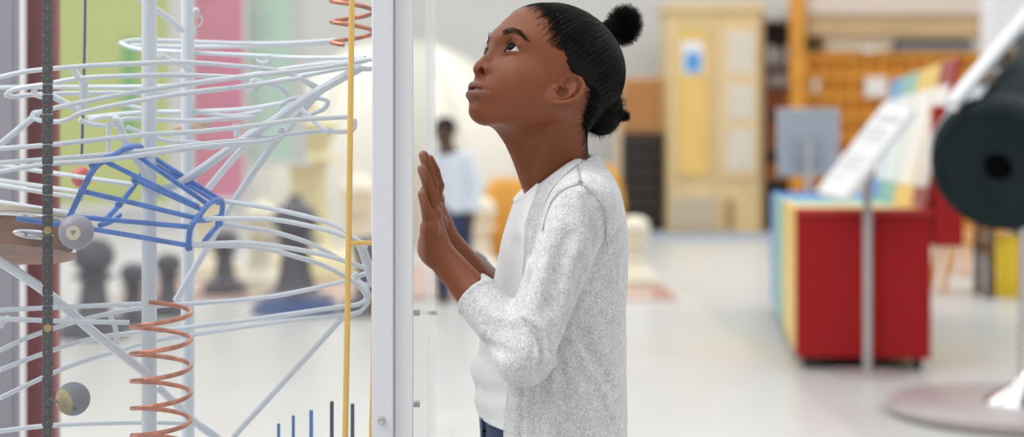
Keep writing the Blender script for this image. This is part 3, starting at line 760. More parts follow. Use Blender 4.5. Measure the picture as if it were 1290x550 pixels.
# ================================================================== the clear case and the ball run inside it
def poly(pts, Y, n=None):
    """a wire followed through its sighted points at its own distances (one, two or many)"""
    p = np.array(pts, float); d = np.concatenate([[0], np.cumsum(np.linalg.norm(np.diff(p,axis=0),axis=1))]); d /= d[-1]
    Y = np.atleast_1d(np.array(Y,float)); Yp = np.interp(d, np.linspace(0,1,len(Y)), Y)
    P = np.array([W(a,b,y) for (a,b),y in zip(p,Yp)])
    return spline(P, n or max(4, 6*(len(p)-1)+2)) if len(p) > 2 else P
WHITE = mat('white_powder_coat', (.60,.65,.71), .35, spec=.5)
WHITE2 = mat('white_frame_paint', (.60,.60,.645), .5)
BLUE = mat('blue_enamel', (.04,.19,.62), .35, spec=.6, noise=(60,.3))
COPPER = mat('copper', (.60,.23,.14), .34, metal=.75, noise=(90,.35))
YEL = mat('yellow_rod_paint', (.85,.52,.10), .45)
def acrylic(name, haze, edge=(1,1,1), ior=1.22, gl=.8):
    m = bpy.data.materials.new(name); m.use_nodes = True; nt = m.node_tree; nt.nodes.clear()
    out = nt.nodes.new('ShaderNodeOutputMaterial'); t = nt.nodes.new('ShaderNodeBsdfTransparent'); t.inputs[0].default_value=(*edge,1)
    g = nt.nodes.new('ShaderNodeBsdfGlossy'); g.inputs['Roughness'].default_value=.03
    d = nt.nodes.new('ShaderNodeBsdfDiffuse'); d.inputs[0].default_value=(.9,.9,.9,1)
    tr = nt.nodes.new('ShaderNodeBsdfTranslucent'); tr.inputs[0].default_value=(.9,.9,.9,1); ad = nt.nodes.new('ShaderNodeMixShader'); ad.inputs[0].default_value=.5
    fr = nt.nodes.new('ShaderNodeFresnel'); fr.inputs[0].default_value=ior
    m1 = nt.nodes.new('ShaderNodeMixShader'); m2 = nt.nodes.new('ShaderNodeMixShader')
    tc = nt.nodes.new('ShaderNodeTexCoord'); n = nt.nodes.new('ShaderNodeTexNoise'); n.inputs['Scale'].default_value=7; n.inputs['Detail'].default_value=6
    mr = nt.nodes.new('ShaderNodeMapRange'); mr.inputs[3].default_value=haze*.75; mr.inputs[4].default_value=haze*1.25
    L = nt.links.new
    L(tc.outputs['Object'], n.inputs['Vector']); L(n.outputs['Fac'], mr.inputs[0])
    L(d.outputs[0], ad.inputs[1]); L(tr.outputs[0], ad.inputs[2]); L(mr.outputs[0], m1.inputs[0]); L(t.outputs[0], m1.inputs[1]); L(ad.outputs[0], m1.inputs[2])
    fm = nt.nodes.new('ShaderNodeMath'); fm.operation='MULTIPLY'; fm.inputs[1].default_value=gl; L(fr.outputs[0], fm.inputs[0]); L(fm.outputs[0], m2.inputs[0]); L(m1.outputs[0], m2.inputs[1]); L(g.outputs[0], m2.inputs[2]); L(m2.outputs[0], out.inputs[0])
    return m
XR = -.1195; YF, YB = 1.885, 2.49; XL = -1.25; ZB, ZT = .42, 2.05
case = empty('display_case', ((XL+XR)/2, (YF+YB)/2, 0), 'clear walled display case with a white corner post, around a wire ball run', 'display case')
mb = MB(); mb.box((-.1525,YF-.003,(ZT+.0)/2+.0), (.0252,.026,ZT), .0015); mb.build('corner_post', WHITE2, case)
mb = MB(); mb.box((-.1285,YF+.004,(ZT+ZB)/2), (.0218,.016,ZT-ZB), .001); mb.build('cover_strip', mat('white_strip_paint',(.68,.68,.71),.5), case)
mb = MB(); mb.box((XL,YF-.003,ZT/2), (.026,.026,ZT), .0015); mb.build('corner_post', WHITE2, case)
for z in (.653, 1.25, 1.85):
    b = MB(); R_ = np.array([[1,0,0],[0,0,-1],[0,1,0]]); b.lathe([(.0001,.006),(.003,.0058),(.0042,.004),(.0046,.0)][::-1], (-.1535,YF-.016,z), 20, R_); b.build('bolt', mat('steel',(.62,.60,.57),.25,metal=1), case)
mb = MB(); mb.box(((XL-.161)/2,YF+.014,(ZT+ZB)/2), (-.161-XL,.006,ZT-ZB)); mb.build('front_pane', acrylic('dusty_acrylic',.036), case, False)
mb = MB(); mb.box((XR-.004,(YF+YB)/2+.008,(ZT+ZB)/2), (.008,YB-YF-.012,ZT-ZB), .001); mb.build('side_pane', acrylic('clear_acrylic',.10,(.99,1,.995),1.12,.3), case, False)
mb = MB(); mb.box((XR-.0085,YB-.002,(ZT+ZB)/2), (.014,.012,ZT-ZB), .002); mb.build('back_strip', acrylic('edge_acrylic',.30,(.95,.97,.97),1.15,.4), case, False)
mb = MB(); mb.box(((XL+XR)/2,(YF+YB)/2,ZB/2), (XR-XL-.03,YB-YF-.01,ZB), .004); mb.build('plinth', WHITE2, case)
mb = MB(); mb.box(((XL+XR)/2,(YF+YB)/2,ZT+.02), (XR-XL+.02,YB-YF+.03,.04), .004); mb.build('top_frame', acrylic('lid_acrylic',.15), case, False)
for px,y in ((525,393),(547,393),(525,508)):
    Yq = XR*F/(px-CX); Yq = min(max(Yq,YF+.03), YB-.01); b = MB(); b.tube([(XR-.009,Yq,CAMH-(y-HY)*Yq/F),(XR+.004,Yq,CAMH-(y-HY)*Yq/F)], .0045, 14); b.build('pane_stud', mat('dull_steel',(.5,.5,.48),.3,metal=1), case)

run = empty('ball_run', (-.45,2.2,ZB), 'white wire rolling ball track with blue basket and copper coils inside the case', 'ball run')
def rail(pts, Y, r=.0032, name='rail', m=None, parent=None, n=None):
    mb = MB(); mb.tube(poly(pts, Y, n), r, 8); return mb.build(name, m or WHITE, parent or run)
# upright posts
for px, Y, r in ((188,2.13,.0100),(236.5,2.30,.0098)):
    x = W(px,0,Y)[0]; mb = MB(); mb.tube([(x,Y,ZB),(x,Y,1.95)], r, 20); mb.lathe([(.03,0),(.03,.006),(.012,.01)], (x,Y,ZB), 24); mb.build('support_post', WHITE, run)
RAILS = [
 ([(-60,112),(0,97),(40,89),(110,83),(185,79.5),(230,78.5),(284,82),(350,89),(378,99),(397,111)], (2.08,2.02,2.0,2.06,2.12)),
 ([(7,120),(14,114),(30,110),(60,105.5),(105,98),(185,95),(240,95),(303,98),(339,105),(357,113),(366,125)], (2.10,2.04,2.02,2.10,2.16)),
 ([(7,120),(14,122.5),(55,118.5),(178,116.5),(230,117.5),(321,107),(375,96.5),(452,82)], (2.10,2.16,2.22,2.2,2.14,2.08)),
 ([(-40,110.5),(100,109.5),(180,109),(230,107),(303,96.5),(375,84.5),(472,74)], (2.25,2.25,2.16,2.05)),
 ([(45,143),(66,136.5),(109,127.5),(178,114.5),(250,103.5),(320,95),(400,86),(462,76)], (2.04,2.02,2.02,2.06)),
 ([(40,147),(48,151),(62,153),(78,152.5),(88,149),(109,140),(178,126),(250,115),(315,108),(380,98)], (2.05,2.0,1.99,2.02,2.08)),
 ([(40,147),(43,142),(54,141),(66,142)], 2.05),
 ([(151,54),(165,51),(185,50.5),(240,52.5),(321,55),(380,53.5),(425,50.5)], (2.36,2.4,2.36)),
 ([(151,54),(165,60),(185,63),(230,65.5),(321,70),(375,72.5),(460,73)], (2.36,2.3,2.26,2.16)),
 ([(165,57),(180,57.5),(240,59),(321,58),(420,54)], (2.4,2.42,2.4)),
 ([(-40,190),(0,187),(65,182),(178,170),(250,165.5),(321,158),(375,151),(441,147)], (2.02,2.02,2.04,2.08)),
 ([(-40,208),(0,205),(65,200),(142,194),(250,182),(303,176.5),(375,168),(415,164)], (2.05,2.05,2.08,2.14)),
 ([(-40,222),(0,216),(55,207),(127,202),(250,185.5),(330,178),(356,172)], (2.0,1.99,2.03,2.10)),
 ([(-30,204),(0,208),(55,216),(116,225),(167,232)], (2.2,2.18,2.14)),
 ([(-30,222),(0,227),(55,235),(113,244),(150,256)], (2.2,2.18,2.14)),
 ([(-30,228),(0,233),(73,245),(104,250)], (2.12,2.08)),
 ([(-30,250),(0,254.5),(55,263),(91,269)], (2.1,2.04)),
 ([(281,253),(339,262),(394,274.5),(426,285.5),(441,296),(462,310)], (2.12,2.06,2.02)),
 ([(259,275),(339,276),(394,285.5),(437,298),(463,310)], (2.06,2.02,2.0)),
 ([(279,282),(339,291),(383,303.6),(412,317),(426,325)], (2.12,2.14,2.16)),
 ([(240,308),(303,305.5),(357,311),(412,322),(460,337)], (2.05,2.03,2.02)),
 ([(240,309),(321,311),(375,323.6),(412,336),(444.5,354.5),(459,368),(463,380)], (2.05,2.05,2.1)),
 ([(0,441),(36,424.5),(91,406),(145,393),(178,387.5),(210,384),(246,382),(339,373.6),(437,353.6),(455,346),(466,342)], (2.06,2.12,2.2,2.2,2.12)),
 ([(0,465.6),(54.5,445),(109,428),(145,421.6),(182,418),(240,412),(339,399),(430,386),(452,383),(462,374),(456,357),(444,350)], (2.06,2.12,2.22,2.2,2.16,2.2)),
 ([(0,501),(65.5,470),(109,453.6),(145,443),(182,432),(233,423),(357,404.5),(441,395.5),(458,388),(465,375),(460,356)], (2.06,2.12,2.22,2.2,2.16,2.2)),
 ([(-30,391),(0,390),(91,386),(178,382.5)], (2.03,2.06)), ([(-30,400),(0,401),(73,404),(163,406)], (2.0,2.06)),
 ([(-40,546),(0,542.7),(65,535.5),(178,532),(247,534),(262,540),(275,549)], (2.1,2.16,2.22)),
 ([(397,111),(385,122),(366,125),(352,133)], 2.12),
 ([(366,125),(385,142),(404,160),(415,167)], (2.15,2.1)), ([(378,99),(397,108),(408,117)], 2.12),
 ([(390,124),(404,124),(413,128),(408,137),(390,145)], 2.18), ([(413,163),(425,166),(443,164),(447,157),(446,150)], 2.08),
 ([(150,130),(200,141),(250,140),(310,137),(366,128)], (2.3,2.3,2.2)), ([(110,148),(170,142),(236,141),(290,146),(330,140)], (2.34,2.3)),
 ([(100,150),(112,156),(140,158),(156,150),(190,150),(240,152),(320,147)], (2.18,2.24,2.3)), ([(112,152),(130,147),(150,148)], 2.2),
 ([(160,160),(185,170),(215,178),(250,180),(262,186),(280,184)], (2.2,2.26)), ([(340,176),(352,170),(366,160),(372,150)], 2.15),
 ([(440,160),(455,86),(464,87),(470,86)][1:], 2.06), ([(322,76),(330,80),(339,77),(338,70)], 2.2)]
for p, Y in RAILS: rail(p, Y)
STRUTS = [([(-5,186),(48,143)],(2.05,2.05),.0045), ([(92,86),(100,98),(110,100)],2.04,.0045), ([(104,98),(106,120),(103,140)],2.06,.0058), ([(42,113),(46,119),(55,122)],2.06,.0040),
 ([(66,121),(85,131),(106,141)],2.08,.0042), ([(143,152),(149,154),(160,184)],2.09,.0052), ([(136,154),(137,190)],2.14,.0032), ([(160,184),(176,205),(190,232)],(2.1,2.12),.0058),
 ([(172,-4),(200,14),(230,38)],(2.2,2.28),.0048), ([(200,69),(222,79),(236,84)],(2.18,2.28),.0045),
 ([(456,84),(397,117),(350,149),(303,178),(240,222),(192,246)],(2.08,2.10,2.14),.0060), ([(405,112),(346,180),(295,253),(248,333),(222,378)],(2.16,2.2,2.28),.0055),
 ([(372,128),(312,180),(258,242),(240,262)],(2.14,2.2,2.28),.0050), ([(330,108),(320,103),(318,114)],2.08,.0060),
 ([(453,304),(462,330),(471,360)],(2.04,2.04),.0062), ([(-15,318),(5,332),(60,369),(120,420),(184,470)],(2.02,2.06,2.11),.0062),
 ([(202,490),(236,522),(250,535),(280,556)],(2.13,2.2,2.24),.0052), ([(434,397),(294,550)],(2.18,2.22),.0042), ([(138,396),(145,412),(148,434)],2.16,.0034),
 ([(354,160),(350,172),(345,178)],2.12,.0058), ([(297,155),(299,172)],2.12,.0045), ([(0,412),(4,404),(12,400)],2.02,.0042), ([(452,345),(446,350)],2.12,.0055)]
for p, Y, r in STRUTS: rail(p, Y, r, 'strut')
# blue wire basket
bask = rail([(88,272),(103,240),(119,212),(134,201),(160,186),(175,184),(183,196),(181.5,214),(168,235),(150,258),(126,284)], (2.03,2.0,2.0,2.04,2.12,2.16,2.14,2.10), .0039, 'wire_basket', BLUE)
tag(bask, 'blue wire basket narrowing to the right')
rail([(237,314),(240,288),(250,273),(263,257),(275,252),(280,257),(279,270),(276,281),(266,293),(257,304)], (2.05,2.04,2.06,2.10,2.12,2.1), .0037, 'basket_ring', BLUE, bask)
for p, Y in [([(21,275),(120,289),(237,309)],(1.99,2.03,2.05)), ([(92,273),(120,275),(242,286)],(2.04,2.05)), ([(102,240),(170,256),(248,275)],(2.0,2.06)), ([(132,203),(250,260)],(2.02,2.07)),
             ([(170,226),(256,265)],(2.12,2.1)), ([(180,198),(276,256)],(2.14,2.12)), ([(160,187),(262,257)],(2.07,2.1)), ([(173,185),(281,254)],(2.13,2.13)), ([(246,278),(262,277),(277,272)],(2.06,2.11)), ([(126,284),(140,279),(152,270)],(2.1,2.12))]:
    rail(p, Y, .0033, 'basket_wire', BLUE, bask)
for px,py,Y in [(117,208,2.01),(104,240,2.0),(135,200,2.02),(170,226,2.12),(182,196,2.15),(160,186,2.07),(238,311,2.05),(276,281,2.11),(279,254,2.12),(250,273,2.06),(150,257,2.11)]:
    b = MB(); b.sphere(W(px,py,Y), .0056, 12); b.build('basket_joint', BLUE, bask)
# copper coils
def coil(cx, y0, turns, pitch, rad, Y, ph, taper=0, sg=1):
    t = np.linspace(0, turns*2*math.pi, int(turns*36)); c0 = W(cx,y0,Y); r = rad*Y/F
    rr = r*(1-taper*t/t[-1])
    P = np.stack([c0[0]+rr*np.cos(t+ph), Y+sg*rr*np.sin(t+ph), c0[2]-pitch*Y/F*t/(2*math.pi)], -1)
    mb = MB(); mb.tube(P, .0031, 9); return mb.build('copper_coil', COPPER, run)
coil(203, 383, 6.2, 34, 37, 2.045, -2.2, .04, -1)
coil(444, -25, 3.2, 26, 26.5, 2.12, math.pi*1.0)
# yellow rods
rail([(443.5,-20),(441,180),(438,380),(434.5,570)], 2.0, .0038, 'yellow_rod', YEL)
rail([(438,305.5),(455,306),(478,305)], 2.0, .0032, 'yellow_rod', YEL)
rail([(471,360),(470,460),(467,570)], 2.02, .0030, 'yellow_rod', YEL)
rail([(107.5,-20),(106.5,60),(103,196)], 2.25, .0020, 'cable', mat('navy_cable',(.03,.06,.16),.5))
# hanging clip
cl = MB(); cl.tube(poly([(247,22),(252,20),(255,26),(251,33),(247,34)],2.24), .0012, 8); cl.sphere(W(247,14,2.24), .0055, 12); cl.box(W(246,40,2.24),(.004,.004,.012),.001)
o = cl.build('hanging_clip', mat('grey_clip',(.55,.56,.58),.4), run)
wd = MB(); wd.sphere(W(240,161,2.3), (.026,.008,.006), 16); wd.sphere(W(228,163,2.3), (.013,.006,.006), 12); wd.sphere(W(258,156,2.3), (.008,.005,.006), 12); wd.build('wooden_flap', mat('pale_wood',(.55,.40,.27),.6), run)
# lift chain: dark links one above another, with brass pins
lift = empty('lift_chain', W(60,275,1.955)*[1,1,0]+[0,0,ZB], 'dark vertical lift chain with studded links at the left end of the case', 'chain')
xc = W(60,0,1.955)[0]; mb = MB(); sd = MB(); z = ZB; k = 0
while z < 1.28:
    mb.box((xc,1.955,z+.0062),(.0128 if k%2 else .0121,.006,.0118),.0012); sd.tube([(xc,1.951,z+.0062),(xc,1.9505,z+.0062)],.0016,8); z += .0124; k += 1
ch = mb.build('chain_links', mat('dark_steel',(.055,.055,.062),.5,metal=.6), lift); sd.build('link_studs', mat('worn_steel',(.12,.12,.125),.4,metal=.7), lift)
BRASS = mat('brass', (.55,.38,.16), .35, metal=.9)
for py in (290,413):
    b = MB(); b.tube([W(60,py,1.951),W(60,py,1.942)], .0048, 14); b.build('brass_pin', BRASS, lift)
# balls carried by the chain
def ball(px, py, Y, r, name, label, cat, m): 
    t = empty(name, W(px,py,Y), label, cat); b = MB(); b.sphere(W(px,py,Y), r, 40); b.build('ball_body', m, t); return t
b1 = ball(96,292,1.945,.0214,'pool_ball','grey ball with a cream spot marked with a triangle, beside the drum','ball', mat('grey_ball',(.30,.29,.34),.42,noise=(40,.15)))
def disc_on(c, r, dirv, rad, h, m, name, parent, n=24, shape=None):
    d = np.array(dirv,float); d /= np.linalg.norm(d); a = np.cross(d,[0,0,1]); a /= np.linalg.norm(a); u = np.cross(a,d)
    pts = shape or [(rad*math.cos(t), rad*math.sin(t)) for t in np.linspace(0,2*math.pi,n,endpoint=False)]
    mb = MB(); mb.prism(pts, 0, h, map3=lambda x,y,w: tuple(np.array(c)+d*(r+w)+a*x+u*y)); return mb.build(name, m, parent, False)
cc = W(96,292,1.945); dv = np.array([.10,-1,0.0])
disc_on(cc, .0201, dv, .0088, .0012, mat('cream_spot',(.62,.58,.45),.5), 'spot', b1)
tri = [(-.0035,-.0028),(.0035,-.0028),(0,.0036)]; disc_on(cc, .0214, dv, 0, .0003, mat('grey_mark',(.22,.22,.24),.5), 'triangle_mark', b1, shape=[tuple(np.array(p)*-1) for p in tri])
def two_tone():
    m = mat('worn_two_tone_ball',(.42,.34,.18),.6,noise=(55,.35)); nt = m.node_tree; b = nt.nodes['Principled BSDF']
    src = b.inputs['Base Color'].links[0].from_socket; g = nt.nodes.new('ShaderNodeNewGeometry'); d = nt.nodes.new('ShaderNodeVectorMath'); d.operation='DOT_PRODUCT'; d.inputs[1].default_value=(-.55,-.75,-.15)
    tc = nt.nodes.new('ShaderNodeTexCoord'); sb = nt.nodes.new('ShaderNodeVectorMath'); sb.operation='NORMALIZE'; sb2 = nt.nodes.new('ShaderNodeVectorMath'); sb2.operation='SUBTRACT'; sb2.inputs[1].default_value=tuple(W(92,502,1.95))
    nt.links.new(tc.outputs['Object'], sb2.inputs[0]); nt.links.new(sb2.outputs[0], sb.inputs[0]); nt.links.new(sb.outputs[0], d.inputs[0])
    r = nt.nodes.new('ShaderNodeMapRange'); r.inputs[1].default_value=.58; r.inputs[2].default_value=.64; nt.links.new(d.outputs['Value'], r.inputs[0])
    x = nt.nodes.new('ShaderNodeMix'); x.data_type='RGBA'; x.inputs[6].default_value=(.17,.19,.22,1); nt.links.new(r.outputs[0],x.inputs[0]); nt.links.new(src,x.inputs[7]); nt.links.new(x.outputs[2], b.inputs['Base Color']); return m
b2 = ball(92,502,1.95,.0207,'wooden_ball','worn tan and grey two-tone ball low on the chain','ball', two_tone())
b = MB(); b.tube([W(62,501,1.953),W(74,506,1.935),W(97,515,1.932)], .0016, 8); b.build('ball_wire', mat('dark_wire',(.08,.07,.06),.5), b2)
red = MB(); red.sphere(W(103,223,2.32), .0155, 24); tag(red.build('rubber_ball', mat('red_ball',(.45,.07,.06),.45)), 'small red ball held on the track behind the blue basket','ball')
# drum
DC = W(14,298,2.10); tl = math.radians(13); RD = np.array([[1,0,0],[0,math.cos(tl),math.sin(tl)],[0,-math.sin(tl),math.cos(tl)]])
drum = empty('drum', DC, 'small wooden tambourine drum with a pale skin at the left end of the track', 'drum')
rD = .084; hD = .024
mb = MB(); mb.lathe([(rD-.006,-hD),(rD,-hD),(rD,hD*.8),(rD-.006,hD*.8)], DC, 64, RD); mb.build('drum_shell', mat('reddish_wood',(.27,.125,.07),.4,noise=(30,.4)), drum)
mb = MB(); mb.lathe([(rD-.02,hD*.8),(rD+.0015,hD*.8),(rD+.001,hD*1.08),(rD*.5,hD*1.12),(.0001,hD*1.12)], DC, 64, RD); mb.build('drum_skin', mat('pale_skin',(.62,.54,.42),.6,noise=(14,.2)), drum)
mb = MB(); th = np.linspace(0,2*math.pi,64,endpoint=False)
CHR = mat('chrome',(.65,.65,.66),.2,metal=1)
mb.tube((np.stack([(rD+.003)*np.cos(th),(rD+.003)*np.sin(th),th*0+hD*.62],-1))@RD.T+DC, .0035, 8, True); mb.build('hoop', CHR, drum)
for an in (-97,-14,-150,-215):
    a = math.radians(an); c = np.array([(rD+.005)*math.cos(a),(rD+.005)*math.sin(a),0])
    mb = MB(); mb.tube(np.array([c+[0,0,.02],c+[0,0,-.012]])@RD.T+DC, .002, 8); mb.box(c@RD.T+DC+[0,0,.008],(.008,.008,.012),.002); mb.tube(np.array([c+[0,0,-.01],c+[.004*math.cos(a),.004*math.sin(a),-.024]])@RD.T+DC, .0035, 8); mb.build('tension_lug', CHR, drum)
a = math.radians(-54); c = np.array([(rD+.002)*math.cos(a),(rD+.002)*math.sin(a),-.009])
mb = MB(); mb.sphere(c@RD.T+DC, (.027,.007,.0075), 24, RD@np.array([[math.cos(a+math.pi/2),-math.sin(a+math.pi/2),0],[math.sin(a+math.pi/2),math.cos(a+math.pi/2),0],[0,0,1]])); mb.build('jingle', CHR, drum)
# chime rods
for i,(px,top,w_,cr) in enumerate([(350,533,4,(.03,.13,.36)),(368.5,523,4,(.03,.13,.38)),(391,516,5,(.03,.20,.55)),(417,505,5,(.012,.02,.05)),(443,508,5,(.02,.035,.10)),(466,527,3,(.06,.12,.35))]):
    p = W(px+1,top,2.2); mb = MB(); mb.lathe([(w_*.00055,ZB-p[2]),(w_*.00055,-.001),(w_*.0004,0)], p, 12)
    names = ['shortest blue rod, leftmost of the upright chime rods','second shortest blue upright rod, right of the leftmost chime rod','bright blue upright rod in the middle of the chime rods','black upright chime rod, left of the yellow rod','navy upright chime rod, just right of the yellow rod','thin blue chime rod beside the white corner post']
    tag(mb.build('chime_rod', mat('rod_paint',cr,.4)), names[i], 'chime rod', 'upright chime rods at the bottom of the case')
# ================================================================== the hall
def struct(o): o['kind'] = 'structure'; return o
def floor_mat():
    m = mat('polished_stone_floor', (.78,.77,.73), .22, spec=.18); nt = m.node_tree; b = nt.nodes['Principled BSDF']; L = nt.links.new
    tc = nt.nodes.new('ShaderNodeTexCoord'); sp = nt.nodes.new('ShaderNodeSeparateXYZ'); L(tc.outputs['Object'], sp.inputs[0])
    n = nt.nodes.new('ShaderNodeTexNoise'); n.inputs['Scale'].default_value=1.6; n.inputs['Detail'].default_value=8; n.inputs['Roughness'].default_value=.65; L(tc.outputs['Object'], n.inputs['Vector'])
    mx = nt.nodes.new('ShaderNodeMix'); mx.data_type='RGBA'; mx.inputs[6].default_value=(.49,.486,.465,1); mx.inputs[7].default_value=(.555,.552,.535,1); L(n.outputs['Fac'], mx.inputs[0])
    gt = nt.nodes.new('ShaderNodeMath'); gt.operation='GREATER_THAN'; gt.inputs[1].default_value=1.18; L(sp.outputs[0], gt.inputs[0])
    m2 = nt.nodes.new('ShaderNodeMix'); m2.data_type='RGBA'; m2.inputs[7].default_value=(.47,.472,.455,1); L(gt.outputs[0], m2.inputs[0]); L(mx.outputs[2], m2.inputs[6])
    prev = m2.outputs[2]
    for ax, per, off in ((0,2.4,1.18),(1,2.4,.5)):
        a = nt.nodes.new('ShaderNodeMath'); a.operation='SUBTRACT'; a.inputs[1].default_value=off-.5*per; L(sp.outputs[ax], a.inputs[0])
        q = nt.nodes.new('ShaderNodeMath'); q.operation='PINGPONG'; q.inputs[1].default_value=per/2; L(a.outputs[0], q.inputs[0])
        g = nt.nodes.new('ShaderNodeMath'); g.operation='GREATER_THAN'; g.inputs[1].default_value=per/2-.006; L(q.outputs[0], g.inputs[0])
        x = nt.nodes.new('ShaderNodeMix'); x.data_type='RGBA'; x.inputs[7].default_value=(.50,.48,.44,1); L(g.outputs[0], x.inputs[0]); L(prev, x.inputs[6]); prev = x.outputs[2]
    L(prev, b.inputs['Base Color'])
    r = nt.nodes.new('ShaderNodeMapRange'); r.inputs[3].default_value=.2; r.inputs[4].default_value=.42; L(n.outputs['Fac'], r.inputs[0]); L(r.outputs[0], b.inputs['Roughness'])
    return m
mb = MB(); mb.box((0,9,-.05),(26,30,.1)); struct(mb.build('floor', floor_mat(), None, False))
WALL = mat('white_wall_paint', (.66,.66,.645), .8, noise=(.6,.05))
mb = MB(); mb.box((0,20.6,2.6),(26,.2,5.2)); struct(mb.build('wall_back', WALL, None, False))
mb = MB(); mb.box((-8.2,9,2.6),(.2,30,5.2)); struct(mb.build('wall_left', WALL, None, False))
mb = MB(); mb.box((9.6,9,2.6),(.2,30,5.2)); struct(mb.build('wall_right', WALL, None, False))
mb = MB(); mb.box((2.1,18.0,.004),(1.9,1.6,.008)); o = mb.build('carpet_strip', mat('grey_blue_carpet',(.30,.36,.44),.9,noise=(20,.2)), None, False); tag(o,'grey blue carpet strip on the floor before the yellow cabinet','carpet')
def X(px, Y): return (px-CX)*Y/F
def Zh(py, Y): return CAMH-(py-HY)*Y/F
def slab(mb, x0, x1, y0, y1, Y, dep, bev=.006):   # a block whose front stands at distance Y
    a, b = X(x0,Y), X(x1,Y); t, l = Zh(y0,Y), Zh(y1,Y)
    return mb.box(((a+b)/2, Y+dep/2, (t+l)/2), (abs(b-a), dep, abs(t-l)), bev)
def part(parent, name, m, x0, x1, y0, y1, Y, dep, bev=.006):
    return slab(MB(), x0, x1, y0, y1, Y, dep, bev).build(name, m, parent, True)
def base(name, px, Y, label, cat, group=None, z=0.): return empty(name, (X(px,Y), Y, z), label, cat, group)
mb = MB(); mb.box((-3.,8.9,5.1),(10.5,1.0,.16)); struct(mb.build('trim_1', WALL, None, False))
# --- square wall column at the right
Yc = 16.; mb = MB(); slab(mb, 1252, 1312, -200, Zh(0,1) and 190+CAMH*F/Yc, Yc, .45, .01); o = mb.build('column', mat('pale_column_paint',(.72,.71,.74),.6)); struct(o)
# --- yellow cabinet
Yk = 18.9
T1 = mat('tan_cabinet_board', (.74,.56,.29), .6, noise=(3,.10)); T2 = mat('yellow_door_board', (.80,.54,.17), .6, noise=(3,.08)); T3 = mat('beige_panel_board', (.74,.55,.31), .55); BR = mat('brown_edge_board', (.42,.27,.13), .6)
fl = 190+CAMH*F/Yk
cab = base('cabinet', 900, Yk, 'tall yellow cabinet with a blue notice and three pale posters at the back', 'cabinet')
part(cab,'cabinet_body',T1,842,962,7,fl,Yk,1.0); part(cab,'cornice',T3,839,964,3,14,Yk-.05,1.08)
part(cab,'door',T2,854,893,38,222,Yk-.03,.05); part(cab,'door_frame',T3,846,853,20,240,Yk-.02,.04); part(cab,'door_frame',T3,895,901,20,240,Yk-.02,.04)
dp = part(cab,'poster_panel',T3,905,955,30,225,Yk-.025,.05); part(cab,'side_edge',BR,957,963,10,fl,Yk-.015,.06)
PP = mat('pale_poster_paper',(.74,.68,.58),.7,noise=(25,.18)); 
for y0,y1 in ((40,92),(106,150),(162,214)): part(dp,'poster',PP,917,950,y0,y1,Yk-.032,.008,.001)
nt_ = part(cab,'notice',mat('white_notice',(.80,.82,.84),.5),859,886,52,93,Yk-.045,.012,.002); part(nt_,'notice_picture',mat('blue_print',(.10,.32,.68),.5),863,883,66,90,Yk-.05,.008,.001)
lat = MB(); 
for i in range(8): slab(lat, 846, 903, 246+i*5.4, 248.4+i*5.4, Yk-.04, .03, .003)
for i in range(11): slab(lat, 846+i*5.3, 848+i*5.3, 246, 287, Yk-.03, .03, .003)
lat.build('lattice', mat('cream_lattice',(.78,.68,.52),.6), cab); part(cab,'foot_panel',BR,914,925,250,288,Yk-.03,.04)
# --- slatted orange screen and dark slatted unit left of the cabinet
Ys = 19.3; OR = mat('orange_slats',(.62,.30,.10),.5); 
sc_ = base('slatted_screen', 810, Ys, 'orange slatted screen on top of the black slatted unit, left of the yellow cabinet','screen', z=Zh(167,Ys))
part(sc_,'screen_back',mat('peach_board',(.72,.42,.22),.6),783,837,98,167,Ys+.05,.05)
mb = MB(); [slab(mb,783,837,100+i*8.2,104.5+i*8.2,Ys,.05,.004) for i in range(8)]; mb.build('slats',OR,sc_); [part(sc_,'side_rail',mat('light_wood',(.70,.47,.22),.5),x,x+3.4,98,167,Ys-.01,.07,.004) for x in (783,833.5)]
dk = base('slatted_unit', 810, Ys, 'black slatted shelf unit standing left of the yellow cabinet','shelf unit'); BK = mat('black_laminate',(.018,.015,.014),.5)
fs = 190+CAMH*F/Ys
part(dk,'unit_body',BK,786,836,167,fs,Ys+.06,.5); mb = MB(); [slab(mb,786,836,172+i*19,186+i*19,Ys,.06,.006) for i in range(6)]; mb.build('slats',mat('dark_brown_slat',(.035,.026,.022),.45),dk)
o = base('wood_post', 779, Ys,'pale upright timber post at the left edge of the orange slatted screen','post'); part(o,'post_shaft',mat('pale_timber',(.70,.52,.32),.55),775,782,95,fs,Ys-.1,.12); part(o,'post_foot',BR,774,783,fs-6,fs,Ys-.12,.16)
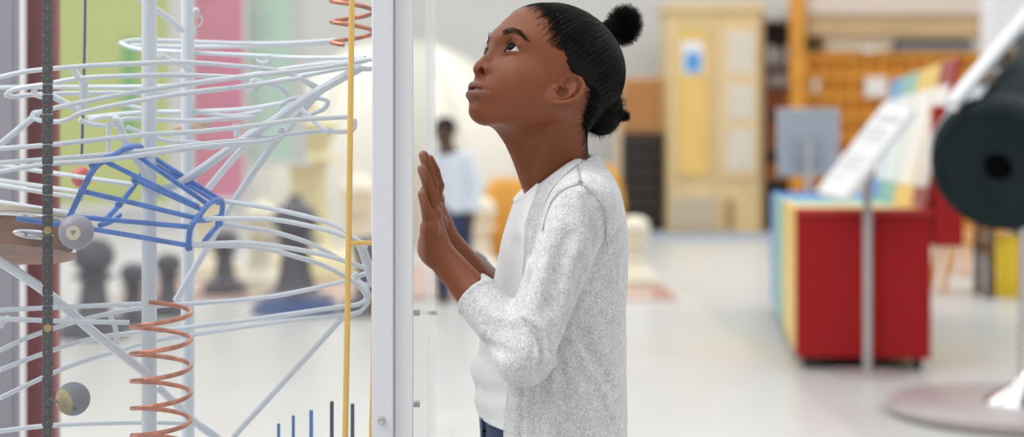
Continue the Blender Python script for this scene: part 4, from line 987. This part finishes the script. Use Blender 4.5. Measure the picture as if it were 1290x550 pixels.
# --- dark shelf unit, orange post, orange pigeonhole counter and its canopy
Yd = 19.4; fd = 190+CAMH*F/Yd
sh = base('shelf_unit', 982, Yd, 'dark open shelf unit with pale and red boxes, right of the yellow cabinet','shelf unit')
part(sh,'shelf_back',mat('dark_grey_board',(.055,.05,.05),.6),963,1000,24,fd,Yd+.4,.05)
for y in (24,82,108,142,188,226): part(sh,'shelf_board',mat('shelf_edge',(.30,.24,.2),.5),963,1000,y,y+4,Yd,.4)
part(sh,'shelf_side',BK,962,965,24,fd,Yd,.4)
gp = 'boxes in the dark shelf unit'
for x0,x1,y0,y1,c,lb in ((966,977,58,82,(.68,.68,.68),'white box on the upper shelf of the dark unit, leftmost of three'),(979,990,62,82,(.36,.36,.40),'grey box on the upper shelf of the dark unit, middle of three'),(991,998,56,82,(.66,.62,.58),'pale box on the upper shelf of the dark unit beside the orange post'),(966,996,92,108,(.5,.49,.48),'wide grey box on the second shelf of the dark unit'),(966,982,112,142,(.42,.13,.06),'dark red box on the third shelf of the dark unit, left'),(984,998,116,142,(.50,.19,.06),'rust orange box on the third shelf of the dark unit, right'),(966,994,150,188,(.46,.17,.07),'large rust box on the fourth shelf of the dark unit'),(966,996,204,226,(.62,.24,.05),'orange box low in the dark shelf unit')):
    mb = MB(); slab(mb,x0,x1,y0,y1,Yd+.06,.3,.012); b_ = mb.build('box', mat('card_box',c,.7)); tag(b_,lb,'box',gp)
Yo = 19.0; OW = mat('orange_wood',(.70,.30,.03),.6,noise=(4,.18)); OD = mat('deep_orange_wood',(.66,.26,.02),.6)
o = base('post', 1005, Yo-.3, 'thick orange wooden post right of the dark shelf unit','post'); part(o,'post_shaft',OW,997,1014,-60,190+CAMH*F/(Yo-.3),Yo-.3,.16); part(o,'post_base',OD,994,1017,275,190+CAMH*F/(Yo-.3),Yo-.33,.22)
ct = base('pigeonhole_counter', 1122, Yo, 'long orange wooden counter with a grid of pigeonholes and white tags','counter'); fo = 190+CAMH*F/Yo
part(ct,'counter_body',OD,1018,1240,68,fo,Yo+.05,.9)
mb = MB(); [slab(mb,1014+i*19,1020+i*19,66,225,Yo-.02,.09,.006) for i in range(12)]; mb.build('uprights',OW,ct)
mb = MB(); [slab(mb,1014,1240,66+i*26,74+i*26,Yo-.03,.08,.006) for i in range(7)]; mb.build('cross_rails',OW,ct)
for x0,x1,y0,y1 in ((1090,1118,97,122),(1086,1104,60,66),(1024,1031,100,116),(1148,1158,128,142)): part(ct,'white_tag',mat('white_tag',(.78,.76,.74),.5),x0,x1,y0,y1,Yo-.05,.02,.002)
cn = base('canopy', 1130, Yo-.1, 'wide tan canopy board with a pale pink top over the orange counter','canopy', z=Zh(62,Yo)); TN = mat('tan_canopy_board',(.58,.40,.22),.55,noise=(3,.12)); PK = mat('pale_canopy_top',(.66,.56,.48),.6)
part(cn,'fascia',TN,1019,1246,16,44,Yo-.15,1.6); part(cn,'top_board',PK,1018,1252,-6,18,Yo-.2,1.65); part(cn,'soffit_rail',mat('light_tan',(.66,.50,.32),.5),1040,1240,40,48,Yo-.12,.5)
mb = MB(); slab(mb,1040,1126,49.5,65.4,Yo-.02,.5,.03); slab(mb,1038,1127,48.5,52,Yo-.04,.54,.01); tag(mb.build('white_box',mat('cream_box',(.78,.68,.54),.6)),'long cream box lying on top of the orange counter','box')
mb = MB(); slab(mb,1130,1226,53,65.4,Yo-.02,.4,.02); [slab(mb,1132+i*12,1136+i*12,48.5,55,Yo-.02,.40,.004) for i in range(8)]; tag(mb.build('grey_rack',mat('grey_metal',(.25,.25,.26),.45)),'low grey rack on the orange counter, right of the cream box','rack')
for x0,x1,y0,y1,c,lb in ((1062,1098,196,232,(.70,.60,.48),'cream carton on the floor by the orange counter, right of the monitor'),(1180,1206,150,190,(.66,.28,.05),'bright orange crate hung on the orange counter behind the red board')):
    Yb = Yo-.9; mb = MB(); yb = 190+CAMH*F/Yb; slab(mb,x0,x1,y0,yb,Yb,.5,.015); slab(mb,x0-1,x1+1,y0,y0+4,Yb-.02,.54,.005); tag(mb.build('carton',mat('carton_card',c,.7)),lb if 'cream' in lb else 'tall bright orange crate standing before the counter, behind the rainbow boards','carton')
# --- monitor on a pole
Ym = 10.5; GM = mat('grey_monitor_shell',(.36,.40,.46),.45); SM = mat('silver_pole',(.55,.56,.58),.3,metal=.6)
mo = base('monitor_stand', 1017, Ym, 'grey monitor seen from behind on a slim pole, left of the white info board','monitor')
part(mo,'screen_housing',GM,980,1058,138,222,Ym,.05,.012); part(mo,'rear_bulge',mat('grey_rear',(.31,.345,.40),.5),1000,1036,168,206,Ym-.03,.04,.012); part(mo,'top_edge',mat('light_rim',(.55,.55,.56),.4),980,1058,136.5,139.5,Ym-.004,.058,.003)
mb = MB(); xm = X(1017,Ym); mb.tube([(xm,Ym-.05,0.01),(xm,Ym-.05,Zh(178,Ym))],.022,16); mb.build('pole',SM,mo); mb = MB(); mb.lathe([(.24,0),(.24,.02),(.05,.035)],(xm,Ym-.03,0),40); mb.build('base_plate',SM,mo)
# --- rainbow trough with leaning boards
A0 = math.radians(7); ux, uy = math.sin(A0), math.cos(A0); vx, vy = math.cos(A0), -math.sin(A0); P0 = np.array([1.262,7.05,0]); Wd = .585
RT = np.array([[vx,ux,0],[vy,uy,0],[0,0,1]])            # local (across, along, up) -> hall
def TL(a, t, z): return P0+RT@np.array([a,t,z])
tr = empty('rainbow_trough', TL(Wd/2,1.3,0), 'long trough in red, yellow, green and blue sections with leaning boards, on castors', 'display bin')
CR = {'red':(.31,.009,.011),'yellow':(.80,.55,.14),'green':(.26,.50,.42),'blue':(.14,.32,.62)}
SEC = [('red',0,.10),('yellow',.10,1.15),('green',1.15,2.1),('blue',2.1,2.75)]
ZT0, ZB0 = .716, .055
for nm,t0,t1 in SEC:
    m = mat(nm+'_laminate', CR[nm], .4, spec=.18); mb = MB(); c = lambda a0,a1,b0,b1,z0,z1: mb.box(TL((a0+a1)/2,(b0+b1)/2,(z0+z1)/2),(a1-a0,b1-b0,z1-z0),.004,R=RT)
    if nm == 'red': c(0,Wd,t0,t1,ZB0,ZT0)
    else:
        c(0,.03,t0,t1,ZB0,ZT0); c(Wd-.03,Wd,t0,t1,ZB0,ZT0); c(.03,Wd-.03,t0,t1,ZB0,ZT0-.022)
        if nm == 'blue': c(.03,Wd-.03,t1-.03,t1,ZB0,ZT0)
    mb.build(nm+'_section', m, tr)
mb = MB(); mb.box(TL(Wd/2,-.008,.70),(Wd+.012,.03,.03),.006,R=RT); mb.build('front_lip', mat('dark_red_lip',(.40,.02,.025),.35), tr)
BO = [('red',.02,.50),('yellow',.50,1.25),('green',1.25,1.95),('blue',1.95,2.5)]
ln = math.atan2(.14,.68)
for nm,t0,t1 in BO:
    ca, sa = math.cos(ln), math.sin(ln); RB = RT@np.array([[ca,0,sa],[0,1,0],[-sa,0,ca]]); ctr = lambda h,off: TL(Wd-.012,(t0+t1)/2,ZT0)+RB@np.array([off,0,h])
    mb = MB(); mb.box(ctr(.34,0),(.024,t1-t0-.012,.69),.006,R=RB); bo = mb.build(nm+'_board', mat(nm+'_board_laminate', CR[nm], .4), tr)
    if nm != 'red' or True:
        n = max(1,int((t1-t0)/.3))
        for k in range(n):
            w_ = (t1-t0-.06)/n; mb = MB(); tt = t0+.03+w_*(k+.5); cc_ = TL(Wd-.012,tt,ZT0)+RB@np.array([-.015,0,.325]); mb.box(cc_,(.006,w_-.014,.47),.002,R=RB); mb.build('white_card', mat('white_card_print',(.86,.85,.84),.5,noise=(18,.06)), bo)
mb = MB(); mb.box(TL(Wd+.075,.05,.86),(.13,.10,.62),.008,R=RT); mb.build('red_end_panel', mat('red_end_laminate',CR['red'],.4,spec=.25), tr)
BLK = mat('black_rubber',(.02,.02,.02),.6)
for a,t in ((.05,.08),(Wd-.05,.08),(.05,2.6),(Wd-.05,2.6)):
    p = TL(a,t,0); mb = MB(); mb.tube([p+[-.014,0,.03],p+[.014,0,.03]],.029,20); mb.box(p+[0,0,.055],(.05,.05,.012),.003); mb.build('castor', BLK, tr)
mb = MB(); mb.box(TL(Wd/2,1.35,.052),(Wd-.1,2.5,.02),.003,R=RT); mb.build('chassis', BLK, tr)
# --- info board on a pole
Yi = 6.93; xi = X(1093,Yi)
inf = empty('info_stand', (xi,Yi,0), 'slanted white information board on a thin grey pole before the red end of the trough', 'sign stand')
mb = MB(); mb.tube([(xi,Yi,.008),(xi,Yi,Zh(213,Yi))],.019,20); mb.build('pole', mat('grey_pole_paint',(.42,.41,.42),.4,metal=.3), inf)
mb = MB(); mb.lathe([(.17,0),(.17,.008),(.03,.014)],(xi,Yi,0),48); mb.build('base_plate', mat('taupe_plate',(.33,.28,.27),.5), inf)
A,B,C_,D = W(1028,240,7.2),W(1062,250,6.72),W(1149,139,6.72),W(1114,129,7.2); nb = np.cross(B-A,D-A); nb /= np.linalg.norm(nb); nb *= -np.sign(nb[2])
mb = MB(); mb.add(np.array([A,B,C_,D,A+nb*.03,B+nb*.03,C_+nb*.03,D+nb*.03]), [np.array([[0,1,2,3],[7,6,5,4],[0,4,5,1],[1,5,6,2],[2,6,7,3],[3,7,4,0]])]); bd = mb.build('board', mat('white_board_gloss',(.70,.70,.71),.4), inf, False)
mb = MB()
for u0,u1,v0,v1 in [(.15,.85,.80,.86),(.15,.7,.70,.73),(.15,.85,.64,.66),(.15,.8,.58,.60),(.15,.85,.40,.42),(.15,.75,.34,.36),(.15,.85,.28,.30),(.15,.5,.18,.20)]:
    q = lambda u,v: A+(B-A)*u+(D-A)*v-nb*.0012
    mb.add(np.array([q(u0,v0),q(u1,v0),q(u1,v1),q(u0,v1),*[q(a,b)+nb*.001 for a,b in ((u0,v0),(u1,v0),(u1,v1),(u0,v1))]]), [np.array([[0,1,2,3],[7,6,5,4],[0,4,5,1],[1,5,6,2],[2,6,7,3],[3,7,4,0]])])
mb.build('faint_rules', mat('pale_grey_print',(.45,.43,.45),.5), bd, False)
mb = MB(); c = (A+B)/2*.35+(C_+D)/2*.65; mb.box((xi,Yi,Zh(216,Yi)),(.06,.06,.06),.01); mb.build('bracket', mat('dark_bracket',(.16,.10,.11),.5), inf)
# --- air cannon on a disc base
Yb = 5.85; xb = X(1296,Yb)
can = empty('air_cannon', (xb,Yb,0), 'big dark teal drum with a round hole in its face, at the right', 'air cannon')
fc = np.array([X(1257,5.35),5.35,Zh(211,5.35)]); dx = np.array([.52,.80,.36]); dx /= np.linalg.norm(dx)
a1 = np.cross(dx,[0,0,1]); a1 /= np.linalg.norm(a1); a2 = np.cross(a1,dx); RC = np.stack([a1,a2,dx],1)
TEAL = mat('dark_teal_rubber',(.010,.018,.021),.65,spec=.12,noise=(9,.2)); Rr = .233
mb = MB(); prof = [(.0001,.30),(.06,.30),(.048,.06),(.048,.004),(.052,.0),(Rr*.80,-.010),(Rr*.82,-.016),(Rr*.93,-.014),(Rr*.985,0),(Rr,.02),(Rr*1.0,.10),(Rr*.985,.105),(Rr*.985,.12),(Rr*1.0,.13),(Rr*1.15,.72),(Rr*1.1,.74),(.0001,.75)]
mb.lathe(prof, fc, 72, RC); mb.build('barrel', TEAL, can)
mb = MB(); mb.lathe([(.0001,.29),(.0475,.29),(.0470,.008)], fc, 40, RC); mb.build('hole_dark_liner', mat('painted_hole_dark',(.003,.003,.003),1.,spec=.0), can)  # added matt black liner puts the dark of the hole into colour
SIL = mat('pale_grey_metal',(.66,.67,.68),.3,metal=.3)
ro = lambda a,z,r: fc+RC@np.array([r*math.cos(a),r*math.sin(a),z])
for an in (1.95,):
    mb = MB(); mb.tube([W(1198,132,5.30),W(1300,12,5.72)],.026,16); mb.build('side_rail', SIL, can)
    for z in (.36,.62): 
        mb = MB(); mb.box((1-z)*W(1198,132,5.30)+z*W(1300,12,5.72)+[.022,.01,-.03],(.05,.05,.07),.008,R=RC); mb.build('clamp', mat('brown_clamp',(.22,.15,.10),.5), can)
mb = MB(); th = np.linspace(1.75,2.95,24); 
V = [ro(t,z,Rr*(1+.15*max(z-.1,0)/.62)+.008) for z in (.04,.30) for t in th]+[ro(t,z,Rr*(1+.15*max(z-.1,0)/.62)+.014) for z in (.04,.30) for t in th]; n = 24; i = np.arange(n-1)
mb.add(V,[np.stack([i,i+1,n+i+1,n+i],-1),np.stack([2*n+i,3*n+i,3*n+i+1,2*n+i+1],-1),np.stack([i,2*n+i,2*n+i+1,i+1],-1),np.stack([n+i,n+i+1,3*n+i+1,3*n+i],-1)]); mb.build('front_band', mat('pale_blue_band',(.52,.58,.62),.35), can)
mb = MB(); mb.lathe([(.50,0),(.515,.012),(.515,.035),(.50,.045),(.0001,.045)], (xb,Yb,0), 72); mb.build('floor_plate', mat('taupe_floor_plate',(.34,.29,.29),.35), can)
mb = MB(); mb.lathe([(.16,.045),(.15,.06),(.06,.11),(.035,.16),(.033,.80)], (xb,Yb,0), 40); mb.build('stand_column', mat('polished_steel',(.7,.7,.7),.15,metal=1), can)
bc = fc+dx*.38; mb = MB(); mb.tube([(xb,Yb,.78),(xb,Yb,bc[2]-.2),bc+[0,0,-.18]],.03,14); mb.box(bc+[0,0,-Rr-.005],(.16,.16,.05),.01); mb.build('cradle', SIL, can)
# --- stools, chair and yellow tubes behind the cannon
Yt = 11.2; ft = 190+CAMH*F/Yt
ORP = mat('orange_plastic',(.70,.28,.03),.4); DKW = mat('dark_stool_wood',(.05,.028,.02),.5)
def chairB(px, Y, lb):
    x = X(px,Y); t = empty('child_chair',(x,Y,0),lb,'chair','orange chairs behind the drum'); 
    mb = MB(); mb.box((x,Y,.34),(.32,.32,.035),.012); mb.build('seat',ORP,t); mb = MB(); mb.box((x+.13,Y,.53),(.03,.30,.20),.012); [mb.box((x+.135,Y+s*.12,.40),(.025,.03,.16),.006) for s in (-1,1)]; mb.build('backrest',ORP,t)
    for sx in (-1,1):
        for sy in (-1,1): mb = MB(); mb.tube([(x+sx*.18,Y+sy*.17,.0),(x+sx*.12,Y+sy*.12,.33)],.018,10); mb.build('leg',ORP,t)
chairB(1212, 11.0, 'orange child chair under the teal drum, nearest the red board'); chairB(1236, 12.4, 'orange child chair farther back, between the near chair and the dark stool')
def stool(px, Y, lb):
    x = X(px,Y); t = empty('stool',(x,Y,0),lb,'stool'); mb = MB(); mb.box((x,Y,.50),(.36,.34,.06),.012); mb.build('seat',DKW,t)
    for sx in (-1,1):
        for sy in (-1,1): mb = MB(); mb.box((x+sx*.15,Y+sy*.13,.235),(.05,.05,.47),.006); mb.build('leg',DKW,t)
    mb = MB(); mb.lathe([(.075,0),(.08,.02),(.08,.40),(.07,.42)],(x,Y-.03,0),28)
    tag(mb.build('yellow_tube', mat('yellow_tube_plastic',(.92,.62,.03),.4)), 'yellow upright tube standing under the dark stool' if px < 1280 else 'second yellow tube standing under the stool at the right edge','tube')
stool(1268, 10.6, 'dark wooden stool over a yellow tube, below the teal drum'); stool(1312, 11.2, 'dark wooden stool cut by the right edge of the view')
# --- giant chess set
mat_b = empty('chess_mat', (-.55,11.75,0), 'large red and cream checked chess mat on the floor', 'floor mat')
x0,x1,y0,y1 = -2.6,1.08,10.35,13.3; mb = MB(); mb.box(((x0+x1)/2,(y0+y1)/2,.005),(x1-x0,y1-y0,.010)); mb.build('mat_base', mat('dusty_red_mat',(.40,.20,.16),.8), mat_b, False)
mb = MB()
for i in range(8):
    for j in range(8):
        if (i+j)%2: mb.box((x0+.14+(x1-x0-.28)*(i+.5)/8, y0+.1+(y1-y0-.2)*(j+.5)/8, .0105),((x1-x0-.28)/8,(y1-y0-.2)/8,.002))
mb.build('pale_squares', mat('cream_mat',(.60,.50,.42),.8), mat_b, False)
IV = mat('ivory_plastic',(.80,.75,.60),.4); NV = mat('dark_navy_plastic',(.075,.066,.085),.45); YI = mat('pale_yellow_plastic',(.76,.70,.40),.45)
def profile(kind):
    if kind == 'pawn': return [(.5,0),(.5,.10),(.42,.14),(.44,.18),(.26,.26),(.20,.46),(.19,.56),(.31,.60),(.31,.63),(.18,.66),(.27,.72),(.31,.82),(.27,.92),(.15,.985),(.001,1)]
    if kind == 'bishop': return [(.36,0),(.36,.07),(.30,.10),(.32,.13),(.20,.19),(.14,.34),(.13,.56),(.22,.60),(.22,.625),(.13,.65),(.18,.72),(.20,.78),(.15,.88),(.07,.94),(.06,.96),(.05,.99),(.001,1)]
    return [(.30,0),(.30,.06),(.25,.085),(.26,.11),(.17,.16),(.115,.30),(.105,.62),(.18,.655),(.18,.675),(.11,.70),(.13,.76),(.17,.86),(.15,.885),(.08,.91),(.05,.93),(.05,.985),(.001,1)]
CP = [(800,362,274,'pawn',IV,'ivory chess pawn on the mat just right of the girl'),(603,352,249,'pawn',IV,'ivory chess pawn between the girl and her hands'),(372,394,244,'bishop',NV,'dark navy chess bishop, nearest seen through the case, left of the yellow rod'),
 (283,372,290,'pawn',NV,'dark chess pawn seen through the case right of the blue basket'),(330,366,250,'bishop',IV,'ivory chess bishop between two dark pieces, seen through the case'),(388,352,128,'king',YI,'tall pale yellow chess king behind the dark bishop'),
 (452,338,215,'bishop',IV,'ivory chess bishop just left of the yellow rod, seen through the case'),(464,396,296,'pawn',NV,'dark navy chess pawn beside the white corner post'),(118,424,300,'pawn',NV,'dark chess pawn low at the left beside the dark red board'),
 (168,410,330,'pawn',NV,'dark chess pawn seen through the case left of the near white pole'),(212,398,318,'pawn',NV,'dark chess pawn seen between the two white poles'),(262,350,225,'bishop',IV,'ivory chess bishop seen just right of the basket mouth'),(640,346,262,'pawn',IV,'ivory chess pawn hidden in part by the front of the girl\'s top')]
for px,yb,yt,kd,m,lb in CP:
    if px == 640: continue
    Y = CAMH*F/(yb-HY); h = (yb-yt)*Y/F; pr = np.array(profile(kd)); sc = h*(1.0 if kd != 'pawn' else .46/.5*.75)
    p = spline(pr, 60); p[:,0] = np.maximum(p[:,0],.0005); t = empty('chess_'+kd,(X(px,Y),Y,.0115 if y0 < Y < y1 and x0 < X(px,Y) < x1 else 0),lb,'chess piece','giant chess pieces')
    V_ = np.stack([p[:,0]*sc, p[:,1]*h],-1); k = int(len(V_)*.16); o_ = np.array(t.location)
    mb = MB(); mb.lathe(V_[k:], o_, 40); mb.build('piece_body', m, t); mb = MB(); mb.lathe(V_[:k+1], o_, 40); mb.build('piece_base', m if not (m is NV and kd == 'bishop') else mat('blue_piece_base',(.05,.10,.28),.4), t)
    if kd == 'king': mb = MB(); mb.box(o_+[0,0,h*.985],(.16*h*.5,.02,.02),.004); mb.box(o_+[0,0,h*.985],(.02,.02,.12*h),.004); mb.build('cross', m, t)
# --- hanging banners behind the case
def banner(x0,x1,y0,y1,Y,c,name,lb,stripe=None):
    t = empty(name,(X((x0+x1)/2,Y),Y,Zh(y1,Y)),lb,'banner'); mb = MB(); slab(mb,x0,x1,y0,y1,Y,.012,.002); mb.build('banner_cloth',mat(name+'_cloth',c,.8,noise=(1.2,.12)),t)
    mb = MB(); [mb.tube([(X(x0,Y)-.03,Y+.006,Zh(y,Y)),(X(x1,Y)+.03,Y+.006,Zh(y,Y))],.018,12) for y in (y0,y1)]; mb.build('banner_rod',mat('banner_rod_paint',(.7,.7,.7),.4),t)
    mb = MB(); [mb.tube([(X(x_,Y),Y+.006,Zh(y0,Y)),(X(x_,Y),Y+.006,5.02)],.004,6) for x_ in (x0+8,x1-8)]; mb.build('hanging_cord',mat('banner_cord',(.5,.5,.5),.6),t)
    if stripe:
        for (a,b,c_,d,col) in stripe: mb = MB(); slab(mb,a,b,c_,d,Y-.008,.006,.001); mb.build('printed_band',mat('band_print',col,.8),t)
banner(66,212,-190,262,8.6,(.50,.55,.20),'green_banner','wide yellow green banner hanging behind the left half of the case',[(154,172,48,172,(.20,.42,.16)),(72,100,210,250,(.50,.55,.2))])
banner(244,306,-190,252,9.0,(.70,.26,.38),'pink_banner','pink banner hanging between the green and the mint banners',[(280,302,40,130,(.66,.22,.36))])
banner(312,386,-190,205,9.2,(.50,.72,.58),'mint_banner','mint green banner hanging right of the pink banner',[(316,340,20,44,(.44,.62,.52)),(386-18,386,-190,200,(.60,.60,.58))])
# --- tall boards standing behind the case at the left
pn = empty('panel_stand',(X(14,2.85),2.9,0),'tall pale lavender board standing at the far left behind the track','board')
mb = MB(); mb.box((X(-36,2.85),2.87,.95),(X(26,2.85)-X(-98,2.85),.03,1.9),.003); mb.build('board_face',mat('lavender_grey_paint',(.20,.19,.23),.5),pn)
mb = MB(); mb.box((X(13.2,2.85),2.854,.95),(.003,.003,1.88)); mb.build('panel_joint',mat('joint_line_grey',(.25,.24,.27),.6),pn); mb = MB(); mb.box((X(27.2,2.85),2.86,.95),(.0036,.025,1.9)); mb.build('white_edge',mat('white_edging',(.85,.83,.82),.5),pn)  # thin grey joint line, slightly paler than the board, and white edging
mb = MB(); [MB().box((x,2.87,.012),(.05,.09,.024),.004).build('foot',WHITE2,pn) for x in (X(-80,2.85),X(-10,2.85))]; 0
rp = empty('red_board',(X(46,2.9),2.95,0),'dark red upright board behind the chain, right of the lavender board','board')
mb = MB(); mb.box((X(47,2.9),2.93,.95),(X(69,2.9)-X(29,2.9),.035,1.9),.003); mb.build('board_face',mat('deep_red_gloss',(.22,.008,.02),.3,noise=(5,.3)),rp)
mb = MB(); mb.box((X(47,2.9),2.93,.012),(.07,.06,.024),.004); mb.build('foot',mat('red_foot',(.24,.016,.03),.4),rp)
# --- cream dome and orange seats far behind the girl
Yz = 17.2; dm = empty('dome_tent',(X(500,Yz),Yz+.2,0),'large cream dome standing at the back wall behind the glass','dome'); r = 1.55
mb = MB(); mb.lathe([(r,0),(r,.4)]+[(r*math.cos(t),.4+r*1.15*math.sin(t)) for t in np.linspace(.05,math.pi/2-.001,24)], (X(500,Yz),Yz+.2,0), 64); mb.build('dome_shell',mat('cream_canvas',(.76,.73,.64),.8),dm)
mb = MB(); [mb.tube([(X(500,Yz)+(r+.01)*math.cos(t)*math.cos(a),Yz+.2+(r+.01)*math.cos(t)*math.sin(a),.4+(r*1.15+.01)*math.sin(t)) for t in np.linspace(0,1.5,16)],.016,8) for a in np.linspace(0,2*math.pi,12,endpoint=False)]; mb.build('dome_seams',mat('cream_seam',(.62,.59,.52),.8),dm)
def tub(px,Y,r,h,lb):
    x = X(px,Y); t = empty('tub_chair',(x,Y,0),lb,'chair','orange tub chairs'); m = mat('mustard_upholstery',(.68,.33,.05),.75,noise=(8,.15))
    mb = MB(); mb.lathe([(r*.55,.04),(r*.85,h*.18),(r,h*.40),(r*.98,h*.62),(r*.82,h*.85),(r*.6,h*.97),(r*.5,h),(r*.42,h*.97),(r*.5,h*.7),(.001,h*.62)],(x,Y,0),48); mb.build('chair_shell',m,t)
    mb = MB(); mb.sphere((x,Y,h*.66),(r*.5,r*.5,.07),24); mb.build('seat_cushion',m,t); mb = MB(); mb.lathe([(r*.6,0),(r*.6,.05)],(x,Y,0),32); mb.build('plinth',DKW,t)
tub(640,13.6,.25,.74,'orange tub chair seen between the hands and the front of the girl\'s top'); tub(754,15.5,.26,.84,'orange tub chair showing just behind the girl\'s neck and back')
# --- boy walking away in the background
boy = empty('person',(X(571,10.2),10.2,0),'boy in a white shirt and dark blue trousers standing far behind the glass','person')
bx, by = X(571,10.2), 10.2
sk = mat('dark_brown_skin',(.10,.045,.03),.5)
v = Vol((bx-.24,by-.2,-.01),(bx+.24,by+.2,1.22),.009)
v.ell((bx-.055,by-.01,1.09),(.065,.078,.09)); v.cap((bx-.05,by,1.03),(bx-.035,by,.95),.036,.042,.02); v.cap((bx-.03,by,.93),(bx,by,.62),.075,.085,.05)
for s in (-1,1):
    v.chain([(bx-.02+s*.10,by,.92),(bx+s*.135,by-.02,.74),(bx+s*.125,by-.07,.57)],[.036,.03,.022],.02); v.chain([(bx+s*.125,by-.07,.57),(bx+s*.12,by-.09,.50)],[.02,.016],.01)
    for k in range(4): v.cap((bx+s*.12-.012+.008*k,by-.09,.51),(bx+s*.118-.014+.009*k,by-.10,.455),.006,.005,.004)
    v.chain([(bx+s*.055,by+s*.03,.60),(bx+s*.06,by+s*.07,.33),(bx+s*.06,by+s*.05,.06)],[.06,.045,.03],.02)
V_,Q_ = v.mesh(2); link_mesh('body', np_mesh('body',V_,[Q_]), sk, boy)
v = Vol((bx-.24,by-.2,.5),(bx+.24,by+.2,1.0),.009); v.cap((bx-.025,by,.90),(bx+.005,by,.60),.088,.105,.05); v.cap((bx-.11,by,.925),(bx+.08,by,.925),.04,.04,.03)
for s in (-1,1): v.chain([(bx-.02+s*.105,by,.92),(bx+s*.145,by-.02,.74),(bx+s*.135,by-.06,.60)],[.05,.045,.04],.02)
v.op(lambda X_,Y_,Z_: .575-Z_+0*X_+0*Y_, v.lo, v.lo+v.h*v.n, .003,'int')
V_,Q_ = v.mesh(2); link_mesh('white_shirt', np_mesh('white_shirt',V_,[Q_]), mat('white_blue_shirt',(.70,.75,.84),.8), boy)
v = Vol((bx-.2,by-.2,.03),(bx+.2,by+.25,.66),.009); v.cap((bx,by,.61),(bx,by,.54),.096,.10,.03)
for s in (-1,1): v.chain([(bx+s*.055,by+s*.03,.56),(bx+s*.06,by+s*.07,.33),(bx+s*.06,by+s*.05,.06)],[.075,.062,.05],.03)
V_,Q_ = v.mesh(2); link_mesh('trousers', np_mesh('trousers',V_,[Q_]), mat('navy_cloth',(.035,.05,.12),.8), boy)
for s in (-1,1):
    mb = MB(); mb.sphere((bx+s*.06,by+s*.05-.03,.035),(.042,.10,.035),20); mb.build('shoe', mat('dark_shoe',(.05,.05,.055),.6), boy)
mb = MB(); mb.sphere((bx-.052,by+.002,1.115),(.073,.084,.078),28); mb.build('hair', HAIR, boy)
w = bpy.data.worlds.new('hall_daylight'); scene.world = w; w.use_nodes = True; nt = w.node_tree; bg = nt.nodes['Background']
tc = nt.nodes.new('ShaderNodeTexCoord'); sp = nt.nodes.new('ShaderNodeSeparateXYZ'); nt.links.new(tc.outputs['Generated'], sp.inputs[0])
def wterm(i, sgn, amt, prev):           # daylight stronger from overhead and from the left, weaker from behind the camera
    a = nt.nodes.new('ShaderNodeMath'); a.operation='MULTIPLY'; a.use_clamp=True; a.inputs[1].default_value=sgn; nt.links.new(sp.outputs[i], a.inputs[0])
    b = nt.nodes.new('ShaderNodeMath'); b.operation='MULTIPLY_ADD'; b.inputs[1].default_value=amt; nt.links.new(a.outputs[0], b.inputs[0])
    if isinstance(prev, float): b.inputs[2].default_value=prev
    else: nt.links.new(prev, b.inputs[2])
    return b.outputs[0]
v_ = wterm(2,1,1.12,.66); v_ = wterm(0,-1,.45,v_); v_ = wterm(1,-1,-.47,v_)
nt.links.new(v_, bg.inputs[1]); bg.inputs[0].default_value = (.97,.985,1,1)
def area(name, loc, target, sx, sy, power, col=(1,1,1)):
    l = bpy.data.lights.new(name,'AREA'); l.shape='RECTANGLE'; l.size=sx; l.size_y=sy; l.energy=power; l.color=col
    o = bpy.data.objects.new(name,l); COL.objects.link(o); o.location=loc
    o.rotation_euler = (Vector(target)-Vector(loc)).to_track_quat('-Z','Y').to_euler(); return o
area('skylight', (-2.6,1.5,3.9), (0,2.05,.9), 3.0,3.0, 165, (1,.98,.95))
area('rear_fill_light', (.5,13.5,5.6), (.5,13.51,0), 14,8, 230, (1,.985,.95))  # unseen fill added overhead to brighten the far floor
scene.cycles.transparent_max_bounces = 24
